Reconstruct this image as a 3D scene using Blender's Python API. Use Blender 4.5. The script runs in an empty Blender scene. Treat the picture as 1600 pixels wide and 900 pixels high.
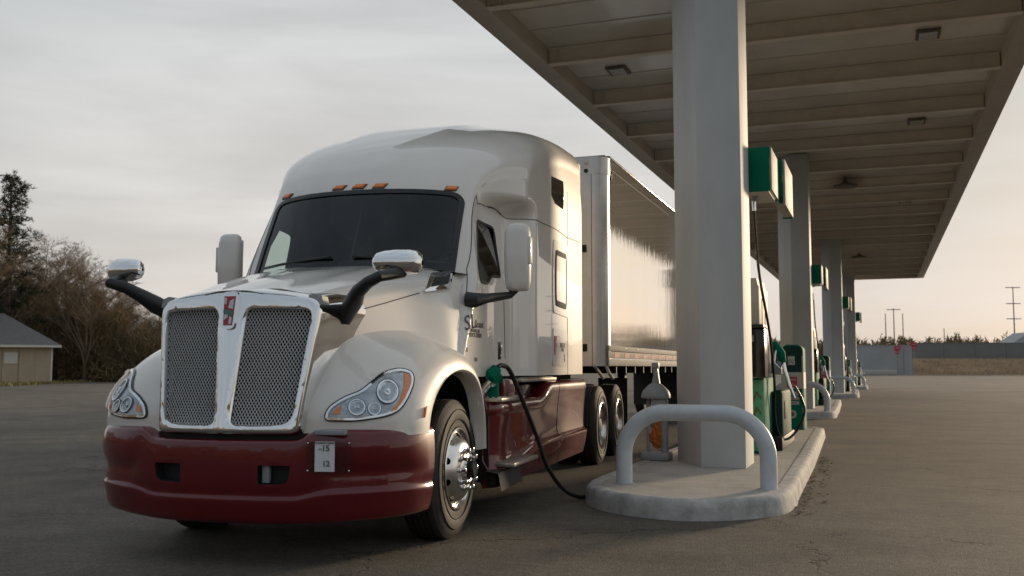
import bpy, bmesh, math, random
import numpy as np
from mathutils import Vector, Matrix
from mathutils.bvhtree import BVHTree
from mathutils.geometry import delaunay_2d_cdt
R = math.radians
rnd = random.Random(7)
SC = bpy.context.scene
COL = SC.collection

# ------------------------------------------------------------------ camera
F_PX, CAM_H = 1556.0, 1.25                    # focal length in photo pixels, lens height in metres
PITCH = math.atan(125 / F_PX)
LANE_YAW, TRUCK_YAW, TRAILER_YAW = 20.28, 15.0, 19.4     # degrees right of the view axis
cam = bpy.data.cameras.new('camera')
cam_o = bpy.data.objects.new('camera', cam); COL.objects.link(cam_o)
cam.sensor_width = 36; cam.lens = 36 * F_PX / 1600
cam.clip_end = 3000; cam.clip_start = 0.05
cam_o.location = (0, 0, CAM_H)
cam_o.rotation_euler = (R(90) + PITCH, 0, R(LANE_YAW))
cam.dof.use_dof = True; cam.dof.focus_distance = 9.0; cam.dof.aperture_fstop = 3.2
SC.camera = cam_o
SC.view_settings.view_transform = 'Standard'
SC.view_settings.look = 'None'
SC.view_settings.exposure = 0.84
SC.view_settings.gamma = 1.0
SC.view_settings.use_curve_mapping = False

# ------------------------------------------------------------------ sun and sky
SUN_AZ, SUN_EL = 22.0, 7.5                    # azimuth from +Y towards +X
sun = bpy.data.lights.new('sun', 'SUN'); sun_o = bpy.data.objects.new('sun', sun); COL.objects.link(sun_o)
sun.energy = 2.0; sun.angle = R(8.0); sun.color = (1.0, 0.77, 0.52)
sd = Vector((math.sin(R(SUN_AZ)) * math.cos(R(SUN_EL)), math.cos(R(SUN_AZ)) * math.cos(R(SUN_EL)), math.sin(R(SUN_EL))))
sun_o.rotation_euler = sd.to_track_quat('Z', 'Y').to_euler()
sun_o.location = sd * 50
world = bpy.data.worlds.new('World'); SC.world = world; world.use_nodes = True
def build_world():
    nt = world.node_tree; nt.nodes.clear()
    N = lambda t, **k: _n(nt, t, **k)
    out = N('ShaderNodeOutputWorld'); bg = N('ShaderNodeBackground'); bg.inputs['Strength'].default_value = 0.1
    sky = N('ShaderNodeTexSky'); sky.sky_type = 'NISHITA'; sky.sun_disc = False
    sky.sun_elevation = R(SUN_EL); sky.sun_rotation = R(SUN_AZ); sky.air_density = 1.0; sky.dust_density = 2.0
    tc = N('ShaderNodeTexCoord')
    sep = N('ShaderNodeSeparateXYZ'); nt.links.new(tc.outputs['Generated'], sep.inputs[0])
    # veil of high cloud: colour by height, brighter and warmer towards the sun
    ramp = N('ShaderNodeValToRGB'); cr = ramp.color_ramp
    cr.elements[0].position = 0.0; cr.elements[0].color = (0.52, 0.47, 0.43, 1)
    cr.elements[1].position = 1.0; cr.elements[1].color = (0.44, 0.47, 0.50, 1)
    for p, c in ((0.06, (0.52, 0.478, 0.445)), (0.16, (0.495, 0.475, 0.455)), (0.32, (0.425, 0.43, 0.43)), (0.5, (0.40, 0.415, 0.43))):
        e = cr.elements.new(p); e.color = (*c, 1)
    nt.links.new(sep.outputs['Z'], ramp.inputs[0])
    dot = N('ShaderNodeVectorMath'); dot.operation = 'DOT_PRODUCT'; dot.inputs[1].default_value = sd
    nt.links.new(tc.outputs['Generated'], dot.inputs[0])
    sr = N('ShaderNodeValToRGB'); s = sr.color_ramp
    s.elements[0].position = 0.0; s.elements[0].color = (0.50, 0.57, 0.65, 1)
    s.elements[1].position = 1.0; s.elements[1].color = (0.95, 0.94, 0.92, 1)
    for p, c in ((0.42, (0.64, 0.69, 0.74)), (0.64, (0.78, 0.80, 0.81)), (0.80, (0.95, 0.95, 0.95)), (0.90, (0.98, 0.985, 0.99)), (0.96, (0.89, 0.89, 0.89))):
        e = s.elements.new(p); e.color = (*c, 1)
    mr = N('ShaderNodeMapRange'); mr.inputs[1].default_value = -1; mr.inputs[2].default_value = 1
    nt.links.new(dot.outputs['Value'], mr.inputs[0]); nt.links.new(mr.outputs[0], sr.inputs[0])
    mul = N('ShaderNodeMix'); mul.data_type = 'RGBA'; mul.blend_type = 'MULTIPLY'; mul.inputs[0].default_value = 1
    nt.links.new(ramp.outputs[0], mul.inputs[6]); nt.links.new(sr.outputs[0], mul.inputs[7])
    # soft streaks of cloud
    mp = N('ShaderNodeMapping'); mp.inputs['Scale'].default_value = (1.3, 1.3, 7.0); mp.inputs['Rotation'].default_value = (R(6), R(-4), 0)
    nt.links.new(tc.outputs['Generated'], mp.inputs[0])
    nz = N('ShaderNodeTexNoise'); nz.inputs['Scale'].default_value = 2.2; nz.inputs['Detail'].default_value = 7; nz.inputs['Roughness'].default_value = 0.52
    nz.inputs['Distortion'].default_value = 0.4
    nt.links.new(mp.outputs[0], nz.inputs['Vector'])
    cl = N('ShaderNodeMapRange'); cl.inputs[1].default_value = 0.3; cl.inputs[2].default_value = 0.72
    cl.inputs[3].default_value = 7.5; cl.inputs[4].default_value = 9.9
    nt.links.new(nz.outputs[0], cl.inputs[0])
    sc = N('ShaderNodeVectorMath'); sc.operation = 'SCALE'
    nt.links.new(mul.outputs[2], sc.inputs[0]); nt.links.new(cl.outputs[0], sc.inputs['Scale'])
    fm = N('ShaderNodeMapRange'); fm.inputs[1].default_value = 0.3; fm.inputs[2].default_value = 0.7; fm.inputs[3].default_value = 0.955; fm.inputs[4].default_value = 0.985
    nt.links.new(nz.outputs[0], fm.inputs[0])
    mix = N('ShaderNodeMix'); mix.data_type = 'RGBA'
    nt.links.new(fm.outputs[0], mix.inputs[0]); nt.links.new(sky.outputs[0], mix.inputs[6]); nt.links.new(sc.outputs[0], mix.inputs[7])
    nt.links.new(mix.outputs[2], bg.inputs['Color']); nt.links.new(bg.outputs[0], out.inputs['Surface'])
def _n(nt, t, **k):
    n = nt.nodes.new(t)
    for a, b in k.items(): setattr(n, a, b)
    return n
build_world()

# ------------------------------------------------------------------ materials
def mat(name, col, rough=0.5, metal=0.0, coat=0.0, noise=0.0, nscale=8.0, col2=None, bump=0.0, bscale=60.0, stretch=(1, 1, 1), coat_rough=0.03, spec=0.5, emit=0):
    m = bpy.data.materials.new(name); m.use_nodes = True
    nt = m.node_tree; b = nt.nodes['Principled BSDF']; L = nt.links.new
    b.inputs['Base Color'].default_value = (*col, 1); b.inputs['Roughness'].default_value = rough
    b.inputs['Metallic'].default_value = metal; b.inputs['Coat Weight'].default_value = coat
    b.inputs['Coat Roughness'].default_value = coat_rough; b.inputs['Specular IOR Level'].default_value = spec
    tc = _n(nt, 'ShaderNodeTexCoord'); mp = _n(nt, 'ShaderNodeMapping'); mp.inputs['Scale'].default_value = stretch
    L(tc.outputs['Object'], mp.inputs[0])
    if noise or col2:
        nz = _n(nt, 'ShaderNodeTexNoise'); nz.inputs['Scale'].default_value = nscale; nz.inputs['Detail'].default_value = 6; nz.inputs['Roughness'].default_value = 0.62
        L(mp.outputs[0], nz.inputs['Vector'])
        rp = _n(nt, 'ShaderNodeValToRGB')
        c2 = col2 or tuple(max(0, c * (1 - noise)) for c in col)
        rp.color_ramp.elements[0].position = 0.33; rp.color_ramp.elements[0].color = (*c2, 1)
        rp.color_ramp.elements[1].position = 0.68; rp.color_ramp.elements[1].color = (*col, 1)
        L(nz.outputs[0], rp.inputs[0]); L(rp.outputs[0], b.inputs['Base Color'])
        if rough > 0.12:
            rr = _n(nt, 'ShaderNodeMapRange'); rr.inputs[3].default_value = min(1, rough * 1.12); rr.inputs[4].default_value = rough * 0.9
            L(nz.outputs[0], rr.inputs[0]); L(rr.outputs[0], b.inputs['Roughness'])
    if bump:
        n2 = _n(nt, 'ShaderNodeTexNoise'); n2.inputs['Scale'].default_value = bscale; n2.inputs['Detail'].default_value = 4
        L(mp.outputs[0], n2.inputs['Vector'])
        bp = _n(nt, 'ShaderNodeBump'); bp.inputs['Strength'].default_value = 1; bp.inputs['Distance'].default_value = bump
        L(n2.outputs[0], bp.inputs['Height']); L(bp.outputs[0], b.inputs['Normal'])
    return m
def glass(name, tint, refl=1.0, ior=1.5):
    m = bpy.data.materials.new(name); m.use_nodes = True; nt = m.node_tree; nt.nodes.clear(); L = nt.links.new
    out = _n(nt, 'ShaderNodeOutputMaterial'); tr = _n(nt, 'ShaderNodeBsdfTransparent'); gl = _n(nt, 'ShaderNodeBsdfGlossy')
    tr.inputs[0].default_value = (*tint, 1); gl.inputs['Roughness'].default_value = 0.02; gl.inputs[0].default_value = (refl, refl, refl, 1)
    fr = _n(nt, 'ShaderNodeFresnel'); ge = _n(nt, 'ShaderNodeNewGeometry'); mi = _n(nt, 'ShaderNodeMix')   # thin pane: same reflectance from both sides
    mi.inputs[2].default_value = ior; mi.inputs[3].default_value = 1 / ior; L(ge.outputs['Backfacing'], mi.inputs[0]); L(mi.outputs[0], fr.inputs[0]); mx = _n(nt, 'ShaderNodeMixShader')
    L(fr.outputs[0], mx.inputs[0]); L(tr.outputs[0], mx.inputs[1]); L(gl.outputs[0], mx.inputs[2]); L(mx.outputs[0], out.inputs[0])
    return m
M = {}
M['white'] = mat('white_paint', (0.74, 0.70, 0.645), 0.40, coat=1.0, noise=0.05, nscale=3, coat_rough=0.012, spec=0.25)
M['red'] = mat('maroon_paint', (0.125, 0.0022, 0.0075), 0.35, coat=1.0, noise=0.15, nscale=4, coat_rough=0.015, spec=0.2)
M['chrome'] = mat('chrome', (0.80, 0.80, 0.80), 0.06, metal=1.0)
M['alu'] = mat('polished_aluminium', (0.82, 0.80, 0.77), 0.24, metal=1.0, noise=0.12, nscale=14)
M['wire'] = mat('bright_wire', (0.86, 0.86, 0.86), 0.42, metal=0.25)
M['tread'] = mat('step_tread_aluminium', (0.55, 0.51, 0.44), 0.38, metal=0.8, noise=0.3, nscale=20)
M['black'] = mat('black_plastic', (0.012, 0.013, 0.013), 0.45, noise=0.3, nscale=20, bump=0.0006, bscale=220)
M['gloss_black'] = mat('black_trim', (0.008, 0.008, 0.009), 0.18)
M['rubber'] = mat('tyre_rubber', (0.020, 0.019, 0.018), 0.72, col2=(0.036, 0.033, 0.029), nscale=9, bump=0.002, bscale=45)
M['dark'] = mat('chassis_black', (0.010, 0.010, 0.010), 0.65, noise=0.4, nscale=8)
M['lining'] = mat('cab_lining', (0.022, 0.027, 0.028), 0.8, noise=0.2)
M['seat'] = mat('seat_fabric', (0.13, 0.13, 0.13), 0.9, noise=0.3, nscale=30)
M['glass'] = glass('windscreen_glass', (0.62, 0.75, 0.73))
M['side_glass'] = glass('door_glass', (0.74, 0.78, 0.74))
M['dark_glass'] = mat('tinted_glass', (0.012, 0.013, 0.012), 0.03, coat=1)
M['lens'] = glass('lamp_lens', (0.93, 0.95, 0.97), ior=1.45)
M['amber'] = mat('amber_lens', (0.95, 0.23, 0.018), 0.3, coat=0.6, noise=0.2, nscale=60)
M['redlens'] = mat('red_reflector', (0.32, 0.008, 0.014), 0.7, coat=0.0, noise=0.2, nscale=40)
M['housing'] = mat('lamp_housing', (0.50, 0.53, 0.55), 0.20, metal=0.7, noise=0.45, nscale=16, bump=0.003, bscale=40)
M['seam'] = mat('panel_gap', (0.09, 0.085, 0.08), 0.8)
M['ink'] = mat('dark_lettering', (0.10, 0.085, 0.075), 0.5)
M['inkred'] = mat('red_lettering', (0.42, 0.03, 0.05), 0.4)
M['inkgreen'] = mat('green_enamel', (0.01, 0.13, 0.07), 0.3, coat=1)
M['paper'] = mat('paper', (0.72, 0.72, 0.74), 0.7, noise=0.12, nscale=60)
M['sleeve'] = glass('plastic_sleeve', (0.86, 0.80, 0.80), ior=1.35)
M['tape_white'] = mat('white_tape', (0.45, 0.43, 0.395), 0.7, noise=0.1, nscale=20, spec=0.15)
M['post'] = mat('trailer_post_aluminium', (0.62, 0.62, 0.61), 0.34, metal=0.55, noise=0.12, nscale=5)
M['column'] = mat('column_paint', (0.53, 0.54, 0.53), 0.62, spec=0.15, noise=0.16, nscale=1.6, bump=0.0015, bscale=9, stretch=(1, 1, 0.35))
M['bollard'] = mat('bollard_paint', (0.60, 0.64, 0.67), 0.38, noise=0.14, nscale=11, bump=0.0012, bscale=60)
M['deck'] = mat('canopy_deck', (0.70, 0.65, 0.565), 0.34, col2=(0.55, 0.51, 0.445), nscale=0.8, bump=0.004, bscale=3, coat=0.6, coat_rough=0.12)
M['beam'] = mat('canopy_beam', (0.76, 0.69, 0.59), 0.5, noise=0.15, nscale=2)
M['fascia'] = mat('canopy_fascia', (0.56, 0.50, 0.43), 0.5, noise=0.14, nscale=1.5)
M['vent'] = mat('light_fitting_grey', (0.16, 0.145, 0.12), 0.6, noise=0.3)
M['green'] = mat('green_paint', (0.005, 0.165, 0.095), 0.7, spec=0.08, noise=0.12, nscale=6)
M['green_dark'] = mat('dark_green_panel', (0.018, 0.055, 0.045), 0.7, noise=0.2, spec=0.1)
M['green_light'] = mat('green_poster_panel', (0.06, 0.36, 0.17), 0.6, spec=0.2, col2=(0.16, 0.44, 0.24), nscale=3)
M['sign_white'] = mat('sign_white', (0.45, 0.425, 0.385), 0.65, noise=0.1, spec=0.15)
M['cabinet'] = mat('cabinet_white', (0.52, 0.49, 0.44), 0.6, noise=0.1, spec=0.2)
M['grey_steel'] = mat('grey_steel', (0.30, 0.32, 0.33), 0.5, noise=0.15)
M['hose'] = mat('hose_rubber', (0.014, 0.014, 0.014), 0.38, noise=0.2)
M['orange'] = mat('orange_rag', (0.62, 0.20, 0.035), 0.85, col2=(0.30, 0.07, 0.015), nscale=22, bump=0.006, bscale=25)
M['bark'] = mat('bark', (0.105, 0.080, 0.058), 0.9, noise=0.35, nscale=6)
M['twig'] = mat('twig_bark', (0.22, 0.16, 0.10), 0.9, noise=0.35, nscale=3)
M['brush'] = mat('dry_brush', (0.30, 0.21, 0.105), 0.95, col2=(0.13, 0.095, 0.05), nscale=0.35)
M['needle'] = mat('conifer_needles', (0.045, 0.052, 0.022), 0.85, col2=(0.020, 0.028, 0.014), nscale=0.6)
M['plank'] = mat('shed_board', (0.44, 0.35, 0.25), 0.8, noise=0.14, nscale=2.5, stretch=(1, 1, 0.3))
M['roof'] = mat('roof_shingle', (0.15, 0.14, 0.135), 0.9, noise=0.25, nscale=4)
M['trim'] = mat('white_trim', (0.66, 0.63, 0.57), 0.6, noise=0.08)
M['drygrass'] = mat('dry_grass', (0.30, 0.19, 0.092), 0.95, col2=(0.18, 0.115, 0.06), nscale=0.25)
M['grass'] = mat('winter_grass', (0.25, 0.21, 0.075), 0.95, col2=(0.17, 0.135, 0.055), nscale=0.4)
M['wall'] = mat('wall_render', (0.21, 0.21, 0.20), 0.85, noise=0.14, nscale=0.15)
M['palewall'] = mat('pale_wall', (0.40, 0.405, 0.40), 0.8, noise=0.15, nscale=0.3)
M['sign_red'] = mat('sign_red', (0.50, 0.02, 0.06), 0.5)
M['pole'] = mat('pole_grey', (0.26, 0.24, 0.22), 0.7)
def concrete():
    m = mat('concrete', (0.43, 0.40, 0.355), 0.85, col2=(0.31, 0.29, 0.265), nscale=2.6, bump=0.004, bscale=38)
    return m
M['concrete'] = concrete()
M['kerb'] = mat('kerb_concrete', (0.50, 0.485, 0.46), 0.85, col2=(0.27, 0.265, 0.25), nscale=5.5, bump=0.005, bscale=26)
def asphalt():
    m = bpy.data.materials.new('asphalt'); m.use_nodes = True; nt = m.node_tree; L = nt.links.new
    b = nt.nodes['Principled BSDF']; b.inputs['Specular IOR Level'].default_value = 0.35
    tc = _n(nt, 'ShaderNodeTexCoord')
    def noise(s, d=5, ro=0.6, dist=0):
        n = _n(nt, 'ShaderNodeTexNoise'); n.inputs['Scale'].default_value = s; n.inputs['Detail'].default_value = d; n.inputs['Roughness'].default_value = ro; n.inputs['Distortion'].default_value = dist
        L(tc.outputs['Object'], n.inputs['Vector']); return n
    big = noise(0.13, 6, 0.62, 0.6); mid = noise(1.1, 7, 0.65); fine = noise(70, 3, 0.75); grit = noise(30, 5, 0.75)
    rp = _n(nt, 'ShaderNodeValToRGB'); e = rp.color_ramp.elements
    e[0].position = 0.32; e[0].color = (0.070, 0.061, 0.050, 1); e[1].position = 0.70; e[1].color = (0.152, 0.129, 0.100, 1)
    L(big.outputs[0], rp.inputs[0])
    def mulby(src, tex, lo, hi, a=0.3, z=0.7):
        mr = _n(nt, 'ShaderNodeMapRange'); mr.inputs[1].default_value = a; mr.inputs[2].default_value = z; mr.inputs[3].default_value = lo; mr.inputs[4].default_value = hi
        L(tex, mr.inputs[0])
        v = _n(nt, 'ShaderNodeVectorMath'); v.operation = 'SCALE'; L(src, v.inputs[0]); L(mr.outputs[0], v.inputs['Scale']); return v.outputs[0]
    c = mulby(rp.outputs[0], mid.outputs[0], 0.74, 1.22)
    c = mulby(c, grit.outputs[0], 0.52, 1.46)
    spk = noise(9.0, 5, 0.75); c = mulby(c, spk.outputs[0], 0.78, 1.22)
    c = mulby(c, fine.outputs[0], 0.45, 1.55)
    # cracks: edges of large distorted cells, broken up by noise
    mpv = _n(nt, 'ShaderNodeVectorMath'); mpv.operation = 'ADD'
    nn = noise(0.9, 5, 0.7); sc = _n(nt, 'ShaderNodeVectorMath'); sc.operation = 'SCALE'; sc.inputs['Scale'].default_value = 1.3
    L(nn.outputs['Color'], sc.inputs[0]); L(tc.outputs['Object'], mpv.inputs[0]); L(sc.outputs[0], mpv.inputs[1])
    vo = _n(nt, 'ShaderNodeTexVoronoi'); vo.feature = 'DISTANCE_TO_EDGE'; vo.inputs['Scale'].default_value = 0.34
    L(mpv.outputs[0], vo.inputs['Vector'])
    ck = _n(nt, 'ShaderNodeMapRange'); ck.inputs[1].default_value = 0.0; ck.inputs[2].default_value = 0.007; ck.inputs[3].default_value = 0.0; ck.inputs[4].default_value = 1.0
    L(vo.outputs['Distance'], ck.inputs[0])
    gate = _n(nt, 'ShaderNodeMapRange'); gate.inputs[1].default_value = 0.46; gate.inputs[2].default_value = 0.56; gate.inputs[3].default_value = 1.0; gate.inputs[4].default_value = 0.0
    g2 = noise(0.5, 4, 0.6); L(g2.outputs[0], gate.inputs[0])
    mx = _n(nt, 'ShaderNodeMath'); mx.operation = 'MAXIMUM'; L(ck.outputs[0], mx.inputs[0]); L(gate.outputs[0], mx.inputs[1])
    c = mulby(c, mx.outputs[0], 0.42, 1.0, 0, 1)
    L(c, b.inputs['Base Color'])
    rr = _n(nt, 'ShaderNodeMapRange'); rr.inputs[3].default_value = 0.95; rr.inputs[4].default_value = 0.72; L(mid.outputs[0], rr.inputs[0]); L(rr.outputs[0], b.inputs['Roughness'])
    hs = _n(nt, 'ShaderNodeMath'); hs.operation = 'MULTIPLY_ADD'; hs.inputs[1].default_value = 0.35
    L(grit.outputs[0], hs.inputs[0]); L(fine.outputs[0], hs.inputs[2])
    bp = _n(nt, 'ShaderNodeBump'); bp.inputs['Strength'].default_value = 0.8; bp.inputs['Distance'].default_value = 0.010
    L(hs.outputs[0], bp.inputs['Height'])
    b2 = _n(nt, 'ShaderNodeBump'); b2.inputs['Strength'].default_value = 0.6; b2.inputs['Distance'].default_value = 0.02; L(mx.outputs[0], b2.inputs['Height']); L(bp.outputs[0], b2.inputs['Normal'])
    L(b2.outputs[0], b.inputs['Normal'])
    return m
M['asphalt'] = asphalt()
def trailer_mat():
    m = mat('trailer_skin', (0.90, 0.87, 0.82), 0.03, metal=0.78, coat=0.5, noise=0.04, nscale=1.5)
    nt = m.node_tree; L = nt.links.new; b = nt.nodes['Principled BSDF']
    tc = _n(nt, 'ShaderNodeTexCoord'); mp = _n(nt, 'ShaderNodeMapping'); mp.inputs['Scale'].default_value = (1, 1.0, 0.10); L(tc.outputs['Object'], mp.inputs[0])
    a = _n(nt, 'ShaderNodeTexNoise'); a.inputs['Scale'].default_value = 7.5; a.inputs['Detail'].default_value = 4; a.inputs['Roughness'].default_value = 0.6; L(mp.outputs[0], a.inputs['Vector'])
    bp = _n(nt, 'ShaderNodeBump'); bp.inputs['Strength'].default_value = 1; bp.inputs['Distance'].default_value = 0.0013
    L(a.outputs[0], bp.inputs['Height']); L(bp.outputs[0], b.inputs['Normal']); L(bp.outputs[0], b.inputs['Coat Normal'])
    return m
M['trailer'] = trailer_mat()

# ------------------------------------------------------------------ mesh helpers
def mk(name, verts, faces, material, parent=None, sharp=35):
    me = bpy.data.meshes.new(name); me.from_pydata([tuple(v) for v in verts], [], [tuple(f) for f in faces])
    me.validate(); me.materials.append(material)
    bm = bmesh.new(); bm.from_mesh(me); bmesh.ops.remove_doubles(bm, verts=bm.verts, dist=1e-5); bmesh.ops.recalc_face_normals(bm, faces=bm.faces); bm.to_mesh(me); bm.free()
    if sharp is not None:
        me.polygons.foreach_set('use_smooth', [True] * len(me.polygons)); me.set_sharp_from_angle(angle=R(sharp))
    o = bpy.data.objects.new(name, me); COL.objects.link(o)
    if parent: o.parent = parent
    return o
class MB:
    def __init__(s): s.v = []; s.f = []
    def add(s, vs, fs):
        k = len(s.v); s.v += [Vector(v) for v in vs]; s.f += [tuple(i + k for i in f) for f in fs]; return s
    def box(s, lo, hi, bev=0.0, rz=0.0, ctr=None):
        lo, hi = Vector(lo), Vector(hi)
        bm = bmesh.new(); bmesh.ops.create_cube(bm, size=1)
        for v in bm.verts: v.co = Vector([(lo[i] + hi[i]) / 2 + v.co[i] * (hi[i] - lo[i]) for i in range(3)])
        if bev: bmesh.ops.bevel(bm, geom=bm.edges[:], offset=bev, segments=2, affect='EDGES', profile=0.5)
        bm.verts.ensure_lookup_table(); vs = [v.co.copy() for v in bm.verts]; fs = [[v.index for v in f.verts] for f in bm.faces]; bm.free()
        if rz:
            c = Vector(ctr) if ctr else (lo + hi) / 2; Q = Matrix.Rotation(rz, 3, 'Z'); vs = [c + Q @ (v - c) for v in vs]
        return s.add(vs, fs)
    def tube(s, pts, r, n=10, cap=True, flat=None):
        pts = [Vector(p) for p in pts]; m = len(pts); rs = r if isinstance(r, (list, tuple)) else [r] * m
        vs, fs = [], []; up = None
        for i, p in enumerate(pts):
            t = (pts[min(i + 1, m - 1)] - pts[max(i - 1, 0)]).normalized()
            if up is None: up = Vector((0, 0, 1)) if abs(t.z) < 0.9 else Vector((0, 1, 0))
            a = t.cross(up).normalized(); b = a.cross(t).normalized(); up = b
            for k in range(n):
                an = 2 * math.pi * k / n; fx = flat or 1.0
                vs.append(p + a * math.cos(an) * rs[i] + b * math.sin(an) * rs[i] * fx)
        for i in range(m - 1):
            for k in range(n): fs.append((i * n + k, i * n + (k + 1) % n, (i + 1) * n + (k + 1) % n, (i + 1) * n + k))
        if cap: fs += [tuple(reversed(range(n))), tuple(range((m - 1) * n, m * n))]
        return s.add(vs, fs)
    def lathe(s, prof, ctr, axis=(1, 0, 0), n=32, cap=False):     # prof: (r, h along axis)
        ax = Vector(axis).normalized(); t = Vector((0, 0, 1)) if abs(ax.z) < 0.9 else Vector((0, 1, 0))
        a = ax.cross(t).normalized(); b = ax.cross(a).normalized(); c = Vector(ctr); vs, fs = [], []
        for r, h in prof:
            for k in range(n):
                an = 2 * math.pi * k / n; vs.append(c + ax * h + (a * math.cos(an) + b * math.sin(an)) * r)
        for i in range(len(prof) - 1):
            for k in range(n): fs.append((i * n + k, i * n + (k + 1) % n, (i + 1) * n + (k + 1) % n, (i + 1) * n + k))
        if cap: fs += [tuple(reversed(range(n))), tuple(range((len(prof) - 1) * n, len(prof) * n))]
        return s.add(vs, fs)
    def prism(s, poly, fn, h0, h1):                             # poly of (a, b), fn(a, b, h) -> xyz
        n = len(poly); vs = [fn(a, b, h0) for a, b in poly] + [fn(a, b, h1) for a, b in poly]
        fs = [tuple(range(n)), tuple(reversed(range(n, 2 * n)))] + [(i, i + n, (i + 1) % n + n, (i + 1) % n) for i in range(n)]
        return s.add(vs, fs)
    def grid(s, rows, closed=False):
        n = len(rows[0]); vs = [p for r in rows for p in r]; fs = []
        for i in range(len(rows) - 1):
            for k in range(n if closed else n - 1): fs.append((i * n + k, (i + 1) * n + k, (i + 1) * n + (k + 1) % n, i * n + (k + 1) % n))
        return s.add(vs, fs)
    def build(s, name, material, parent=None, sharp=35, recalc=True):
        o = mk(name, s.v, s.f, material, parent, sharp)
        if recalc:
            bm = bmesh.new(); bm.from_mesh(o.data); bmesh.ops.recalc_face_normals(bm, faces=bm.faces); bm.to_mesh(o.data); bm.free()
            if sharp is not None: o.data.set_sharp_from_angle(angle=R(sharp))
        return o
def empty(name, loc=(0, 0, 0), rz=0.0, label=None, cat=None, group=None):
    o = bpy.data.objects.new(name, None); COL.objects.link(o); o.location = loc; o.rotation_euler = (0, 0, rz); o.empty_display_size = 0.3
    return tag(o, label, cat, group)
def tag(o, label=None, cat=None, group=None, kind=None):
    if label: o['label'] = label
    if cat: o['category'] = cat
    if group: o['group'] = group
    if kind: o['kind'] = kind
    return o
def kids(o): return [c for c in o.children]
def copy_tree(o, parent=None):
    c = o.copy(); COL.objects.link(c)
    if parent: c.parent = parent
    for ch in kids(o): copy_tree(ch, c)
    return c
def mirror(o, parent=None):                                     # mirrored twin across x = 0 with its sub-parts
    me = o.data.copy(); me.transform(Matrix.Diagonal((-1, 1, 1, 1))); me.flip_normals()
    c = bpy.data.objects.new(o.name.split('.')[0], me); COL.objects.link(c); c.parent = parent or o.parent
    if o.location.length: c.location = (-o.location.x, o.location.y, o.location.z)
    for ch in kids(o): mirror(ch, c)
    return c
def text(name, s, size, material, parent, mtx, shear=0.0, width=1.0, depth=0.0015, align='CENTER', bold=0.0):
    cu = bpy.data.curves.new(name, 'FONT'); cu.body = s; cu.size = size; cu.shear = shear; cu.extrude = depth; cu.align_x = align; cu.align_y = 'CENTER'; cu.offset = bold
    cu.resolution_u = 3
    t = bpy.data.objects.new(name, cu); COL.objects.link(t)
    bpy.context.view_layer.update()
    me = bpy.data.meshes.new_from_object(t.evaluated_get(bpy.context.evaluated_depsgraph_get()))
    bpy.data.objects.remove(t); bpy.data.curves.remove(cu)
    me.transform(Matrix.Diagonal((width, 1, 1, 1))); me.transform(mtx); me.materials.clear(); me.materials.append(material); me.name = name
    o = bpy.data.objects.new(name, me); COL.objects.link(o); o.parent = parent
    return o
def frame(o, x, y, z):
    m = Matrix.Identity(4)
    for i, a in enumerate((x, y, z)):
        for k in range(3): m[k][i] = a[k]
    for k in range(3): m[k][3] = o[k]
    return m
SIDE = lambda p: frame(p, (0, 1, 0), (0, 0, 1), (1, 0, 0))       # lettering on a +x face
FRONT = lambda p: frame(p, (1, 0, 0), (0, 0, 1), (0, -1, 0))     # lettering on a -y face
def sm(x, a, b):
    t = min(1, max(0, (x - a) / (b - a))); return t * t * (3 - 2 * t)
def spl(xs, ys, x):                                              # Catmull-Rom through (xs, ys)
    n = len(xs); x = min(max(x, xs[0]), xs[-1]); i = 0
    while i < n - 2 and x > xs[i + 1]: i += 1
    h = xs[i + 1] - xs[i]; t = (x - xs[i]) / h
    d = lambda k: (ys[min(k + 1, n - 1)] - ys[max(k - 1, 0)]) / (xs[min(k + 1, n - 1)] - xs[max(k - 1, 0)]) * h
    a, b = ys[i], ys[i + 1]; da, db = d(i), d(i + 1)
    return (2 * t**3 - 3 * t**2 + 1) * a + (t**3 - 2 * t**2 + t) * da + (-2 * t**3 + 3 * t**2) * b + (t**3 - t**2) * db
def roundpoly(pts, r, n=5):
    out = []; m = len(pts)
    rs = r if isinstance(r, (list, tuple)) else [r] * m
    for i in range(m):
        p, a, b = (Vector(pts[i]).to_2d(), Vector(pts[i - 1]).to_2d(), Vector(pts[(i + 1) % m]).to_2d())
        u, v = a - p, b - p; q = min(rs[i], u.length * 0.48, v.length * 0.48)
        A, B = p + u.normalized() * q, p + v.normalized() * q
        for k in range(n + 1):
            t = k / n; out.append(tuple((1 - t)**2 * A + 2 * t * (1 - t) * p + t * t * B))
    return out
def dense(poly, step):
    out = []
    for i in range(len(poly)):
        a, b = Vector(poly[i]), Vector(poly[(i + 1) % len(poly)]); k = max(1, int((b - a).length / step))
        out += [tuple(a.lerp(b, j / k)) for j in range(k)]
    return out
def inset(poly, d):
    n = len(poly); area = sum(poly[i][0] * poly[(i + 1) % n][1] - poly[(i + 1) % n][0] * poly[i][1] for i in range(n)); sg = 1 if area > 0 else -1
    out = []
    for i in range(n):
        a, p, b = Vector(poly[i - 1]), Vector(poly[i]), Vector(poly[(i + 1) % n])
        e1, e2 = (p - a), (b - p)
        n1 = Vector((-e1.y, e1.x)); n2 = Vector((-e2.y, e2.x)); q = n1.normalized() + n2.normalized() if n1.length and n2.length else n1 + n2
        q = q.normalized() if q.length else q
        out.append(tuple(p + q * d * sg))
    return out
def inside(poly, x, y):
    c = False; n = len(poly); j = n - 1
    for i in range(n):
        xi, yi = poly[i]; xj, yj = poly[j]
        if (yi > y) != (yj > y) and x < (xj - xi) * (y - yi) / (yj - yi) + xi: c = not c
        j = i
    return c
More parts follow.
